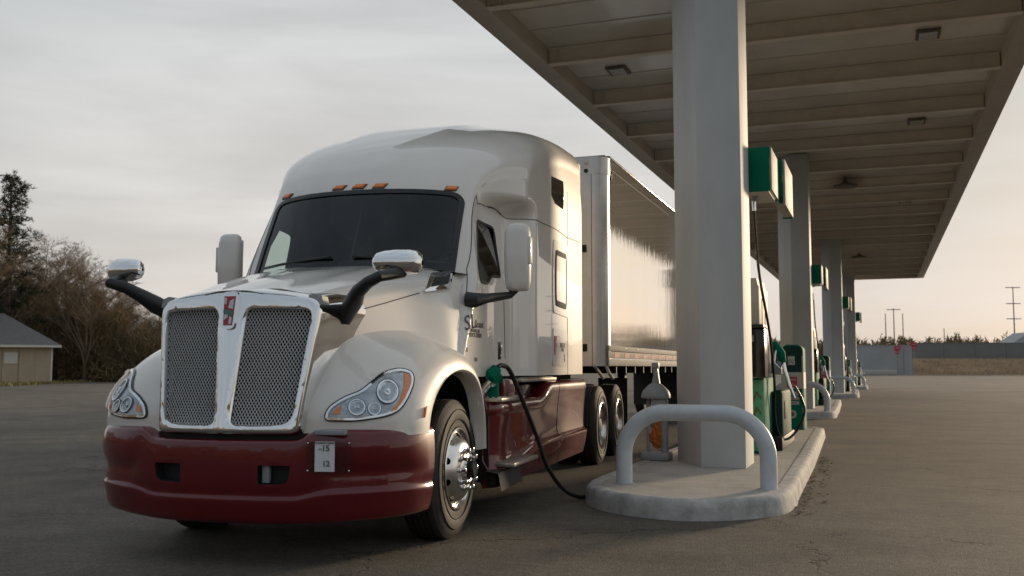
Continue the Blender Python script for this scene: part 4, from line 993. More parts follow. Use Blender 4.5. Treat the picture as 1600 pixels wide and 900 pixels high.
# ------------------------------------------------------------------ islands, columns, canopy, bollards
ISL = [8.25, 25.4, 43.6, 61.2]
def island_outline(d=0.0):
    arc = [(-2.72 + d, 1.55), (-2.68 + d, 1.05), (-2.50 + d * 0.8, 0.55 + d * 0.4), (-2.10 + d * 0.3, 0.16 + d * 0.9), (-1.60, 0.0 + d), (-1.15 - d * 0.4, 0.20 + d * 0.9), (-0.84 - d * 0.9, 0.62 + d * 0.5), (-0.76 - d, 1.15), (-0.77 - d, 1.9)]
    sm_ = []
    xs = list(range(len(arc)))
    for t in lin(0, len(arc) - 1, 40): sm_.append((spl(xs, [a[0] for a in arc], t), spl(xs, [a[1] for a in arc], t)))
    return sm_ + [(-0.83 - d, 5.0), (-0.98 - d, 10.8 - d), (-1.10 - d, 11.0 - d), (-2.5 + d, 11.0 - d), (-2.72 + d, 10.7 - d)]
def make_island(y0, label):
    t = empty('fuel_island', (0, y0, 0), 0, label, 'kerbed island', 'kerbed concrete islands in a row under the canopy')
    rings = []; prof = [(0.0, 0.0), (0.012, 0.10), (0.022, 0.145), (0.045, 0.166), (0.075, 0.172), (0.165, 0.170), (0.170, 0.150)]
    r0 = random.Random(3)
    n = len(island_outline()); jit = [r0.uniform(-0.006, 0.006) for _ in range(n)]
    for d, z in prof: rings.append([(x + jit[i] * (z < 0.15), y + jit[-i] * (z < 0.15), z + (jit[i] * 0.4 if z > 0.1 else 0)) for i, (x, y) in enumerate(island_outline(d))])
    b = MB(); b.grid(rings, closed=True); b.build('kerb', M['kerb'], t, sharp=40)
    b = MB(); o = [(x, y) for x, y in island_outline(0.172)]; q, f = tri2d(o, [], [(x, y) for x in lin(-2.4, -1.1, 7) for y in lin(0.5, 10.6, 30) if inside(o, x, y)])
    mk('slab', [(x, y, 0.164) for x, y in q], f, M['concrete'], t, sharp=None)
    return t
ilab = ['nearest kerbed concrete island, its rounded end facing the truck front', 'second kerbed concrete island back from the rounded one in front', 'third kerbed concrete island, partly behind the second hoop bollard', 'farthest and smallest kerbed concrete island of the row']
for y0, l, dx in zip(ISL, ilab, (0.0, -0.33, -0.14, 0.02)): make_island(y0, l).location.x = dx
# litter and dead leaves along the near kerb
lf = MB()
for i in range(170):
    k = rnd.random(); yy = 8.9 + k * 6.0; x = -0.75 - 0.02 * k * 3 + abs(rnd.gauss(0, 0.09)); s_ = rnd.uniform(0.008, 0.028); a = rnd.uniform(0, 6.3)
    lf.add([(x + s_ * math.cos(a + q) * (1 if q % 3 else 1.6), yy + s_ * math.sin(a + q) * 1.2, 0.003 + rnd.uniform(0.001, 0.014)) for q in (0, 1.5, 3.1, 4.7)], [(0, 1, 2, 3)])
tag(lf.build('leaf_litter', M['twig'], sharp=None), kind='stuff')

canopy = empty('fuel_canopy', (0, 9.0, 0), 0, 'long flat steel canopy with ribbed underside over the row of fuel islands', 'canopy')
CX0, CX1, CYA, CYB, CZ = -5.95, 2.62, 10.4, 66.4, 6.8
yo = -9.0
COLY = [11.1, 27.9, 46.2, 63.6]
CDX = [0.0, -0.33, -0.14, 0.02]; BOXZ = [0.0, 0.25, 0.6, 0.8]
b = MB(); b.grid([[(x, y + yo, CZ + 0.30) for x in lin(CX0 + 0.3, CX1 - 0.3, 4)] for y in lin(CYA + 0.3, CYB - 0.3, 60)]); b.build('deck', M['deck'], canopy, sharp=None)
b = MB(); b.box((CX0 + 0.02, CYA + yo + 0.02, CZ + 0.55), (CX1 - 0.02, CYB + yo - 0.02, CZ + 0.6)); b.build('roof_deck', M['fascia'], canopy)
for lo, hi in (((CX0, CYA + yo, CZ), (CX0 + 0.38, CYB + yo, CZ + 0.85)), ((CX1 - 0.38, CYA + yo, CZ), (CX1, CYB + yo, CZ + 0.85)), ((CX0 + 0.385, CYB + yo - 0.3, CZ), (CX1 - 0.385, CYB + yo, CZ + 0.84)), ((CX0 + 0.385, CYA + yo, CZ), (CX1 - 0.385, CYA + yo + 0.3, CZ + 0.84))):
    b = MB(); b.box(lo, hi, 0.012); b.build('fascia', M['fascia'], canopy)
for lo, hi in (((CX0 - 0.05, CYA + yo - 0.05, CZ + 0.852), (CX0 + 0.1, CYB + yo + 0.05, CZ + 0.90)), ((CX1 - 0.1, CYA + yo - 0.05, CZ + 0.852), (CX1 + 0.05, CYB + yo + 0.05, CZ + 0.90))):
    b = MB(); b.box(lo, hi); b.build('coping', M['gloss_black'], canopy)
bm0 = None; y = 10.95
k = 0
while y < CYB - 0.6:
    if bm0 is None:
        b = MB(); x0, x1 = CX0 + 0.383, CX1 - 0.383
        b.prism([(-0.085, 0.0), (0.085, 0.0), (0.085, 0.016), (0.012, 0.022), (0.012, 0.27), (0.085, 0.276), (0.085, 0.298), (-0.085, 0.298), (-0.085, 0.276), (-0.012, 0.27), (-0.012, 0.022), (-0.085, 0.016)], lambda a, c, h: (h, a, CZ + 0.015 + c - 0.02), x0, x1)
        bm0 = b.build('beam', M['beam'], canopy, sharp=20); o = bm0
        cl0 = []
        for xx in (x0 + 0.02, x0 + 0.22, x1 - 0.03):
            b = MB(); b.box((xx - 0.008, -0.075, CZ + 0.02), (xx + 0.008, 0.075, CZ + 0.268)); c = b.build('stiffener', M['beam'], o); cl0.append(c)
    else:
        o = bm0.copy(); COL.objects.link(o); o.parent = canopy
        for c in cl0:
            d = c.copy(); COL.objects.link(d); d.parent = o
    o.location = (0, y + yo, 0); y += 3.05; k += 1
# ribs of the deck sheets between beams
rb0 = None
for i, y in enumerate(np.arange(11.9, 66, 3.05 / 3)):
    if i % 3 == 2: continue
    if rb0 is None:
        b = MB(); b.box((CX0 + 0.385, -0.02, CZ + 0.285), (CX1 - 0.385, 0.02, CZ + 0.299)); rb0 = b.build('deck_rib', M['deck'], canopy); o = rb0
    else: o = rb0.copy(); COL.objects.link(o); o.parent = canopy
    o.location = (0, y + yo, 0)
for x, y in ((-4.69, 18.7), (0.93, 18.5), (0.95, 25.1), (-4.69, 31.0), (0.95, 37.3), (0.95, 49.5)):
    b = MB(); b.box((x - 0.20, y + yo - 0.26, CZ + 0.255), (x + 0.20, y + yo + 0.26, CZ + 0.299), 0.01); f = b.build('light_fitting', M['vent'], canopy)
    b = MB(); b.box((x - 0.15, y + yo - 0.2, CZ + 0.245), (x + 0.15, y + yo + 0.2, CZ + 0.253)); b.build('diffuser', M['housing'], f)
for x, y in ((-0.88, 31.9), (-0.89, 52.8)):
    b = MB(); b.tube([(x, y + yo, CZ + 0.29), (x, y + yo, CZ + 0.12)], 0.05, 8); b.lathe([(0.06, 0), (0.2, 0.06), (0.36, 0.10), (0.36, 0.16), (0.1, 0.18), (0, 0.18)], (x, y + yo, CZ + 0.14), (0, 0, -1), 20); o = b.build('pendant_lamp', M['vent'], canopy); o['kind'] = 'stuff'
CPOLY = [(-1.885, 0.0), (-1.40, 0.0), (-1.40, 0.72), (-1.62, 0.95), (-2.12, 0.95), (-2.29, 0.76)]
cm0 = None
for y in COLY:
    if cm0 is None:
        b = MB(); n_ = 8
        out = roundpoly(CPOLY, 0.012, 2)
        b.grid([[(x, yy, z) for x, yy in out] for z in (0.166, 2.4, 4.6, CZ + 0.28)], closed=True); cm0 = b.build('column', M['column'], canopy, sharp=25); o = cm0
        b = MB(); b.grid([[(x, yy, z) for x, yy in inset(out, -0.0)] for z in (0.166, 0.17)], closed=True)
    else: o = cm0.copy(); COL.objects.link(o); o.parent = canopy
    o.location = (CDX[COLY.index(y)], y + yo, 0)
# hoop bollards
bol0 = None
blab = ['pale grey hoop bollard on the nearest island, in front of the column', 'pale grey hoop bollard on the second island back', 'pale grey hoop bollard on the third island back', 'smallest pale grey hoop bollard on the farthest island']
for y0, l in zip(ISL, blab):
    if bol0 is None:
        b = MB(); P = []; x0, x1, zt, r = -2.305, -0.975, 0.835, 0.40
        P.append((x0, 0, 0.16)); P += [(x0 + r - r * math.cos(a), 0, zt - r + r * math.sin(a)) for a in lin(0, math.pi / 2, 12)]; P += [(x1 - r + r * math.sin(a), 0, zt - r + r * math.cos(a)) for a in lin(0, math.pi / 2, 12)]; P.append((x1, 0, 0.16))
        b.tube(P, 0.077, 20, cap=False); o = bol0 = b.build('hoop_bollard', M['bollard'], sharp=60)
        bs = []
        for x in (x0, x1):
            b = MB(); b.lathe([(0.10, 0.0), (0.095, 0.006), (0.078, 0.008)], (x, 0, 0.163), (0, 0, 1), 20); bs.append(b.build('base_collar', M['kerb'], o))
    else:
        o = copy_tree(bol0)
    o.location = (CDX[ISL.index(y0)], y0 + 1.05, 0); tag(o, l, 'bollard', 'pale grey hoop bollards at the island ends')

# ------------------------------------------------------------------ pumps on the islands
def arch_poly(w, z0, z1, n=10):
    r = w * 0.62
    return [(-w, z0), (w, z0), (w, z1 - r)] + [(w - r + r * math.cos(a), z1 - r + r * math.sin(a)) for a in lin(0, math.pi / 2, n)[1:]] + [(-w + r - r * math.sin(a), z1 - r + r * math.cos(a)) for a in lin(0, math.pi / 2, n)] + [(-w, z1 - r)]
def make_dispenser():
    t = empty('fuel_dispenser', (-1.48, 18.4, 0.164))
    P = lambda a, c, h: (a, h, c)
    b = MB(); b.prism(arch_poly(0.185, 0.0, 1.50), P, 0.0, 0.55); body = b.build('cabinet', M['green'], t, sharp=30)
    b = MB(); b.prism(arch_poly(0.160, 1.00, 1.475), P, -0.006, 0.004); b.build('head_panel', M['green_dark'], t, sharp=30)
    b = MB(); b.prism(roundpoly([(-0.075, 1.14), (0.045, 1.14), (0.045, 1.30), (-0.075, 1.30)], 0.012, 2), P, -0.014, 0.0); d = b.build('display', M['housing'], t, sharp=30)
    b = MB(); b.lathe([(0.036, 0), (0.036, 0.004), (0.0, 0.005)], (-0.015, -0.014, 1.22), (0, -1, 0), 16); b.build('display_badge', M['grey_steel'], d)
    b = MB(); b.prism([(-0.186, 0.72), (0.187, 0.72), (0.187, 1.01), (-0.186, 1.01)], P, -0.008, 0.552); b.build('white_band', M['cabinet'], t, sharp=20)
    b = MB(); b.prism([(-0.10, 0.745), (0.075, 0.745), (0.075, 0.93), (-0.10, 0.93)], P, -0.013, -0.006); lab = b.build('price_label', M['inkred'], t, sharp=20)
    for i, s_ in enumerate(('DIESEL', 'FUEL')): text('label_text', s_, 0.05, M['paper'], lab, FRONT((-0.012, -0.0145, 0.875 - 0.08 * i)))
    for z0, z1 in ((0.60, 0.67), (0.525, 0.575), (0.44, 0.50)):
        b = MB(); b.prism([(-0.10, z0), (0.10, z0), (0.10, z1), (-0.10, z1)], P, -0.009, 0.0); o = b.build('instruction_label', M['cabinet'], t, sharp=20)
        b = MB(); b.box((-0.06, -0.0115, (z0 + z1) / 2 - 0.008), (0.06, -0.0095, (z0 + z1) / 2 + 0.008)); b.build('print_line', M['ink'], o, sharp=None)
    b = MB(); b.lathe([(0.075, 0), (0.075, 0.008), (0.055, 0.010), (0.053, 0.004), (0.0, 0.004)], (-0.02, -0.001, 0.27), (0, -1, 0), 24); o = b.build('round_badge', M['cabinet'], t, sharp=30)
    b = MB(); b.lathe([(0.04, 0.0), (0.04, 0.009), (0, 0.011)], (-0.02, -0.001, 0.27), (0, -1, 0), 6); b.build('badge_mark', M['ink'], o, sharp=20)
    b = MB(); b.prism([(0.160, 0.02), (0.1865, 0.02), (0.1865, 1.3), (0.160, 1.3)], P, -0.004, 0.003); b.build('edge_trim', M['cabinet'], t, sharp=20)
    return t
def make_pump():
    t = empty('fuel_pump', (-1.47, 13.0, 0.164))
    o = Vector((-1.47, 13.0, 0.164))
    def bx(name, lo, hi, m_, par=None, bev=0.008):
        b = MB(); b.box(Vector(lo) - o, Vector(hi) - o, bev); return b.build(name, M[m_], par or t, sharp=30)
    bx('riser_post', (-1.70, 12.35, 0.164), (-1.545, 12.65, 3.36), 'column')
    up = bx('upper_cabinet', (-1.62, 12.95, 1.74), (-1.435, 14.0, 2.30), 'cabinet')
    b = MB(); b.prism([(-1.60, 2.30), (-1.45, 2.30), (-1.47, 2.40), (-1.58, 2.40)], lambda a, c, h: Vector((a, h, c)) - o, 13.0, 13.95); b.build('cabinet_cap', M['cabinet'], up, sharp=20)
    for y in (13.25, 13.6): bx('display_slot', (-1.436, y, 1.82), (-1.428, y + 0.12, 2.15), 'dark', up, 0)
    kb = bx('reader_box', (-1.56, 12.85, 1.13), (-1.365, 13.6, 1.75), 'gloss_black', None, 0.015)
    bx('reader_label', (-1.545, 12.844, 1.58), (-1.50, 12.851, 1.66), 'cabinet', kb, 0)
    bx('reader_hood', (-1.57, 12.80, 1.75), (-1.37, 13.3, 1.80), 'black', kb, 0.01)
    lowc = bx('lower_cabinet', (-1.585, 13.05, 0.164), (-1.405, 14.3, 1.12), 'green')
    bx('poster_panel', (-1.578, 13.035, 0.20), (-1.412, 13.055, 1.10), 'green_light', lowc, 0.002)
    for z in (0.42, 0.62, 0.82): 
        b = MB(); b.tube([Vector((-1.55, 13.03, z)) - o, Vector((-1.49, 13.03, z + 0.13)) - o, Vector((-1.44, 13.03, z + 0.05)) - o], 0.012, 6); b.build('poster_stripe', M['drygrass'], lowc)
    sm_ = bx('side_cabinet', (-1.40, 14.0, 0.164), (-1.26, 15.3, 0.95), 'green_dark', None, 0.05)
    bx('side_panel', (-1.402, 14.15, 0.55), (-1.25, 14.6, 0.80), 'green_dark', sm_, 0.01)
    bx('pump_skirt', (-1.42, 13.6, 0.164), (-1.24, 15.5, 0.34), 'dark', None, 0.02)
    # nozzle in its boot
    n0 = Vector((-1.33, 14.0, 1.44)) - o
    b = MB(); b.tube([n0 + Vector((-0.05, -0.02, 0.16)), n0 + Vector((-0.01, 0, 0.08)), n0 + Vector((0.05, 0.03, 0.0)), n0 + Vector((0.09, 0.03, -0.12))], [0.05, 0.075, 0.07, 0.035], 12); nz = b.build('nozzle', M['green'], t)
    b = MB(); b.tube([n0 + Vector((0.0, -0.08, 0.05)), n0 + Vector((-0.02, -0.10, -0.12)), n0 + Vector((0.05, -0.06, -0.20)), n0 + Vector((0.09, 0.0, -0.12))], 0.012, 8); b.build('lever_guard', M['chrome'], nz)
    b = MB(); b.tube([n0 + Vector((0.07, 0.03, -0.05)), n0 + Vector((0.10, 0.03, -0.22)), n0 + Vector((0.17, 0.03, -0.46)), n0 + Vector((0.22, 0.03, -0.60))], [0.030, 0.026, 0.022, 0.02], 10); b.build('spout', M['chrome'], nz)
    b = MB(); b.box(n0 + Vector((-0.04, 0.0, -0.28)), n0 + Vector((0.06, 0.10, -0.10)), 0.015); b.build('nozzle_boot', M['grey_steel'], t)
    # hose: reel -> down -> loop
    hp = [(-1.40, 12.25, 3.34), (-1.39, 12.28, 3.0), (-1.375, 12.5, 2.4), (-1.34, 13.2, 1.72), (-1.33, 13.6, 1.1), (-1.35, 13.8, 0.62), (-1.32, 13.9, 0.38), (-1.24, 14.0, 0.29), (-1.13, 14.05, 0.36), (-1.03, 14.05, 0.52), (-0.985, 14.05, 0.68), (-1.02, 14.04, 0.84), (-1.10, 14.03, 1.0)]
    xs = list(range(len(hp))); P = [Vector([spl(xs, [p[i] for p in hp], q) for i in range(3)]) - o for q in lin(0, len(hp) - 1, 60)]
    b = MB(); b.tube(P, 0.017, 8); h = b.build('hose', M['hose'], t)
    b = MB(); b.tube([P[0] + Vector((0, 0, 0.0)), P[3]], 0.026, 10); b.build('swivel_joint', M['chrome'], h)
    return t
def make_hose_box():
    o = Vector((-1.31, 11.9, 3.33)); t = empty('hose_box', o)
    def bx(name, lo, hi, m_, par=None, bev=0.01):
        b = MB(); b.box(Vector(lo) - o, Vector(hi) - o, bev); return b.build(name, M[m_], par or t, sharp=30)
    h = bx('housing', (-1.46, 11.9, 3.33), (-1.165, 12.75, 3.855), 'green')
    bx('end_trim', (-1.163, 11.915, 3.345), (-1.145, 12.74, 3.85), 'sign_white', h, 0.004)
    bx('soffit', (-1.44, 11.92, 3.318), (-1.18, 12.73, 3.328), 'cabinet', h, 0)
    b = MB(); b.lathe([(0.035, 0), (0.035, 0.05), (0.02, 0.06)], Vector((-1.38, 12.2, 3.32)) - o, (0, 0, -1), 12); b.build('hose_outlet', M['grey_steel'], h)
    s_ = bx('sign_case', (-1.20, 12.80, 3.40), (-1.10, 14.0, 3.87), 'green', None, 0.02)
    bx('sign_face', (-1.098, 12.82, 3.30), (-1.07, 13.98, 3.88), 'sign_white', s_, 0.006)
    bx('sign_tray', (-1.20, 12.9, 3.30), (-1.10, 13.95, 3.33), 'sign_white', s_, 0.004)
    bx('sign_lip', (-1.21, 13.985, 3.29), (-1.07, 14.02, 3.36), 'green', s_, 0.004)
    return t
dl = ['rounded dark green diesel dispenser with white band on the nearest island', 'second rounded green dispenser back, with white lettered front', 'third rounded green dispenser back, half hidden by hoses', 'farthest rounded green dispenser of the row, tiny']
plb = ['green and black pump with hose loop just behind the nearest column', 'green pump with black hose behind the second column back', 'green pump with hose behind the third column back', 'smallest green pump behind the farthest column']
hl = ['largest green hose box, high on the nearest column', 'second green hose box back, on the second column', 'third green hose box back, on the third column', 'tiny green hose box on the farthest column']
src = (make_dispenser(), make_pump(), make_hose_box())
for k, y0 in enumerate(ISL):
    dy = COLY[k] - COLY[0]
    for o, labs, cat, grp in zip(src, (dl, plb, hl), ('fuel dispenser', 'fuel pump', 'hose box'), ('rounded fuel dispensers on the islands', 'tall hose pumps on the islands', 'green hose boxes on the columns')):
        q = o if k == 0 else copy_tree(o)
        if k: q.location = o.location + Vector((CDX[k], dy, BOXZ[k] if cat == 'hose box' else 0))
        tag(q, labs[k], cat, grp)
# windscreen washing stand
o = Vector((-2.52, 11.75, 0.164)); ws_ = empty('washer_stand', o, 0, 'grey windscreen washing stand with bell shaped hood behind the hoop bollard', 'washer stand')
b = MB(); b.box((-0.17, -0.13, 0), (0.17, 0.15, 0.10), 0.03); b.build('base', M['grey_steel'], ws_)
for x, r in ((-0.095, 0.022), (0.10, 0.045)):
    b = MB(); b.tube([(x, 0, 0.08), (x, 0, 0.76)], r, 12); b.build('leg', M['grey_steel'], ws_)
b = MB(); n = 20
rows = []
for w, d, z in ((0.165, 0.12, 0.725), (0.172, 0.125, 0.735), (0.170, 0.122, 0.77), (0.15, 0.105, 0.82), (0.11, 0.08, 0.86), (0.07, 0.05, 0.895), (0.035, 0.03, 0.91)):
    rows.append([(w * math.copysign(abs(math.cos(2 * math.pi * i / n))**0.7, math.cos(2 * math.pi * i / n)), d * math.copysign(abs(math.sin(2 * math.pi * i / n))**0.7, math.sin(2 * math.pi * i / n)), z) for i in range(n)])
b.grid(rows, closed=True); b.add(rows[0], [tuple(range(n))]); b.build('bell_hood', M['grey_steel'], ws_)
b = MB(); b.prism([(-0.05, 0.88), (0.055, 0.88), (0.035, 1.02), (0.025, 1.10), (-0.025, 1.10), (-0.022, 1.0)], lambda a, c, h: (a, h, c), -0.025, 0.025); b.box((-0.042, -0.035, 1.08), (0.042, 0.035, 1.15), 0.008); hd = b.build('handle', M['grey_steel'], ws_, sharp=25); hd['kind'] = 'stuff'
b = MB(); b.box((-0.05, -0.06, 0.62), (0.12, 0.09, 0.735), 0.012); b.build('bucket', M['column'], ws_)
bm_ = bmesh.new(); bmesh.ops.create_icosphere(bm_, subdivisions=4, radius=1)
for v in bm_.verts:
    c = v.co.copy(); q = 0.25 * math.sin(9 * c.x + 4 * c.z) * math.cos(7 * c.y) + 0.15 * math.sin(17 * c.z + 5 * c.x)
    v.co = Vector((c.x * 0.072 * (1.15 - 0.45 * c.z) * (1 + q), c.y * 0.045 * (1 + q), c.z * 0.165))
b = MB(); b.add([v.co.copy() for v in bm_.verts], [[v.index for v in f.verts] for f in bm_.faces]); bm_.free()
rag = b.build('orange_cloth', M['orange'], sharp=80); rag.location = o + Vector((0.02, 0.0, 0.30)); tag(rag, 'crumpled orange cloth hanging between the legs of the washing stand', 'cloth')
# fuel hose from the truck tank to the island
def trk(p): return to_lane(Vector(p) + Vector(TORG), YR)
hp = [T.hit(777, 574, 0, 1.15), T.hit(785, 571, 0, 1.17), T.hit(797, 580, 0, 1.20), T.hit(815, 622, 0, 1.26), T.hit(838, 680, 0, 1.33), T.hit(856, 730, 0, 1.39), T.hit(880, 764, 0, 1.45)]
hp = [trk(p) for p in hp]
e1 = W2(905, 776, 0.03); e2 = W2(921, 772, 0.03)
hp += [e1, e2, Vector((-2.86, 10.6, 0.03)), Vector((-2.92, 12.6, 0.03)), Vector((-2.80, 13.8, 0.12)), Vector((-2.6, 14.2, 0.20)), Vector((-2.1, 14.2, 0.19)), Vector((-1.62, 14.2, 0.25))]
xs = list(range(len(hp))); P = [Vector([spl(xs, [p[i] for p in hp], q) for i in range(3)]) for q in lin(0, len(hp) - 1, 120)]
fh = empty('fuel_hose', P[0], 0, 'black fuel hose with green nozzle running from the truck tank to the ground', 'fuel hose')
b = MB(); b.tube([p - P[0] for p in P], 0.020, 10); b.build('hose', M['hose'], fh)
nk = trk((1.10, 2.30, 1.15)) - P[0]
b = MB(); b.tube([Vector((0, 0, 0)), Vector((-0.03, -0.02, -0.05)), nk * 0.55 + Vector((0.02, 0, -0.02)), nk * 0.85, nk], [0.042, 0.062, 0.075, 0.06, 0.03], 12); nz = b.build('nozzle', M['green'], fh)
b = MB(); b.box(nk * 0.5 + Vector((-0.04, -0.03, -0.20)), nk * 0.5 + Vector((0.05, 0.03, -0.03)), 0.02); b.build('nozzle_guard', M['green'], nz)

# ------------------------------------------------------------------ surroundings
g = MB(); g.grid([[(x, y, -0.03) for x in (-1500, -300, -100, 100, 400, 1500)] for y in (-300, 0, 150, 400, 2000)]); tag(g.build('field', M['grass'], sharp=None), kind='structure')
gl = [W2(-700, 650), W2(-300, 622), W2(0, 604), W2(100, 599), W2(190, 594.5), W2(300, 592), W2(500, 589)]
g = MB(); g.grid([[(p.x, p.y, 0.006) for p in gl], [(p.x * 1.6 - 6, p.y * 1.6, 0.05) for p in gl]]); tag(g.build('grass_verge', M['grass'], sharp=None), kind='structure')
# grass blades on the verge
gb = MB()
for i in range(5000):
    k = rnd.random() * (len(gl) - 1.001); a = gl[int(k)].lerp(gl[int(k) + 1], k % 1); q = rnd.random()**2 * 0.35; p = Vector((a.x * (1 + q) - 6 * q, a.y * (1 + q), 0.01)); h = rnd.uniform(0.08, 0.28); s_ = rnd.uniform(0.05, 0.12)
    an = rnd.uniform(0, 6.3); d = Vector((math.cos(an), math.sin(an), 0)) * s_; gb.add([p - d, p + d, p + Vector((rnd.uniform(-.1, .1), rnd.uniform(-.1, .1), h))], [(0, 1, 2)])
tag(gb.build('grass_blades', M['grass'], sharp=None), kind='stuff')
# shed
sp = W2(80, 599.0); sh_ = empty('shed', (sp.x, sp.y, 0), R(LANE_YAW + 25), 'low tan shed with grey hipped roof and white vent at the lot edge', 'shed')
HWd, HDp, HH = 13.0, 8.5, 2.95
pn = None; x = 0.0
while x > -HWd:
    if pn is None:
        b = MB(); b.box((-1.20, -0.03, 0), (-0.02, 0.05, HH), 0.015); pn = b.build('wall_panel', M['plank'], sh_, sharp=20); q = pn
    else: q = pn.copy(); COL.objects.link(q); q.parent = sh_
    q.location = (x, 0, 0); x -= 1.22
b = MB(); b.box((-HWd, 0.052, 0), (0, HDp, HH - 0.01)); b.build('wall', M['plank'], sh_)
for x in lin(0, -HWd + 1.3, 10):
    b = MB(); b.box((x - 1.245, -0.045, 0), (x - 1.195, 0.0, HH), 0.006); b.build('batten', M['plank'], sh_)
b = MB(); b.box((-0.10, -0.05, 0), (0.04, 0.06, HH), 0.01); b.build('corner_board', M['trim'], sh_)
b = MB(); e = 0.65; A = [(-HWd - e, -e, HH), (e, -e, HH), (e, HDp + e, HH), (-HWd - e, HDp + e, HH), (-HWd + 3.8, HDp / 2, HH + 2.75), (-3.8, HDp / 2, HH + 2.75)]
b.add([(x, y, z + 0.15) for x, y, z in A] + A[:4], [(0, 1, 5, 4), (1, 2, 5), (2, 3, 4, 5), (3, 0, 4), (6, 7, 8, 9)]); b.build('roof', M['roof'], sh_, sharp=10)
b = MB(); b.box((-HWd - e, -e - 0.03, HH - 0.03), (e, -e, HH + 0.15)); b.build('fascia', M['trim'], sh_)
b = MB(); b.box((e, -e - 0.03, HH - 0.03), (e + 0.03, HDp + e, HH + 0.15)); b.build('fascia', M['trim'], sh_)
b = MB(); b.box((-HWd - e, -e, HH - 0.02), (e, 0.0, HH - 0.005)); b.build('soffit', M['trim'], sh_)
b = MB(); b.box((-3.5, -0.07, 1.6), (-2.55, -0.03, 2.5), 0.01); vf = b.build('vent', M['trim'], sh_)
for k in range(7):
    b = MB(); b.box((-3.48, -0.10, 1.62 + k * 0.13), (-2.57, -0.07, 1.70 + k * 0.13)); b.build('louvre', M['trim'], vf, sharp=None)
# bare trees
def branch(b, p, d, L_, r, lvl, R0, out):
    n = 3 if lvl > 1 else 6; k = 4 if lvl < 2 else 3; pts = [p.copy()]; q = p.copy(); dd = d.copy()
    for i in range(k):
        dd = (dd + Vector((R0.gauss(0, .10), R0.gauss(0, .10), R0.gauss(0.04, .06)))).normalized(); q = q + dd * (L_ / k); pts.append(q.copy())
    b.tube(pts, [max(0.006, r * (1 - 0.62 * i / k)) for i in range(k + 1)], n, cap=False)
    if lvl >= 5 or L_ < 0.35: return
    m = (9, 6, 5, 4, 4)[lvl]
    for i in range(m):
        t = R0.uniform(0.30 if lvl == 0 else 0.2, 1.0); f = t * k; j = min(k - 1, int(f)); s_ = pts[j].lerp(pts[j + 1], f - j)
        a = R0.uniform(0, 6.28); up_ = R0.uniform(0.45, 1.0); e = Vector((math.cos(a), math.sin(a), 0)); nd = (dd * up_ + e * R0.uniform(0.45, 0.95)).normalized()
        branch(b, s_, nd, L_ * R0.uniform(0.42, 0.66) * (1.15 - 0.35 * t), r * (0.5 if lvl < 1 else 0.52) * (1.1 - 0.5 * t), lvl + 1, R0, out)
protos = []
for sd in range(4):
    R0 = random.Random(40 + sd); tr = MB(); tw = MB()
    tr.tube([(0, 0, -0.3), (0.1, 0, 1.5), (0.05, 0.1, 3.4)], [0.22, 0.17, 0.13], 7, cap=False)
    for i in range(5 + sd % 2):
        a = 6.28 * i / 5 + R0.uniform(-.4, .4); z = R0.uniform(0.9, 3.3)
        branch(tw, Vector((0.08, 0.04, z)), Vector((math.cos(a) * R0.uniform(.25, .6), math.sin(a) * R0.uniform(.25, .6), 1)).normalized(), R0.uniform(4.2, 6.6), 0.085, 1, R0, None)
    branch(tw, Vector((0.05, 0.1, 3.3)), Vector((0.02, 0, 1)), 6.5, 0.12, 0, R0, None)
    t = empty('bare_tree'); tr.build('trunk', M['bark'], t, recalc=False); tw.build('crown', M['twig'], t, sharp=None, recalc=False); protos.append(t)
tl = [(-30, 84, 13.0), (22, 94, 12.0), (62, 92, 12.2), (88, 100, 13.0), (112, 96, 12.0), (134, 90, 10.8), (156, 98, 10.6), (178, 94, 9.0), (196, 102, 8.6), (214, 95, 7.2), (232, 100, 7.0), (254, 96, 6.2), (276, 101, 6.0), (300, 98, 5.6), (-80, 90, 12.5)]
tlab = ['bare brown tree at the left edge, in front of the dark pine', 'bare tree rising behind the shed roof beside the pine', 'tall bare tree just right of the pine', 'tallest bare tree right of the shed, wide fan crown', 'bare tree third right of the shed roof edge', 'bare fan shaped tree left of the chrome hood mirror', 'bare tree directly below left of the far hood mirror', 'bare tree behind the far chrome hood mirror', 'thin bare tree just right of the far hood mirror', 'low bare tree beside the far mirror arm', 'low bare tree left of the truck fender', 'low bare tree mostly behind the far fender', 'short bare tree behind the grille', 'shortest bare tree hidden behind the hood', 'bare tree beyond the left frame edge']
def ground_at(px, dep):                                          # ground point seen in column px at a distance along the view axis
    lat = (px - 800) / F_PX * dep; c, s_ = math.cos(R(LANE_YAW)), math.sin(R(LANE_YAW)); return Vector((-s_ * dep + c * lat, c * dep + s_ * lat, 0))
used = set()
for i, (px, dep, h) in enumerate(tl):
    if px < -60 or px > 290: continue
    k = i % 4; o = protos[k] if k not in used else copy_tree(protos[k]); used.add(k)
    o.location = ground_at(px, dep); s_ = h / 11.3; o.scale = (s_, s_, s_); o.rotation_euler = (0, 0, i * 2.3); tag(o, tlab[i], 'bare tree', 'bare trees along the left edge of the lot')
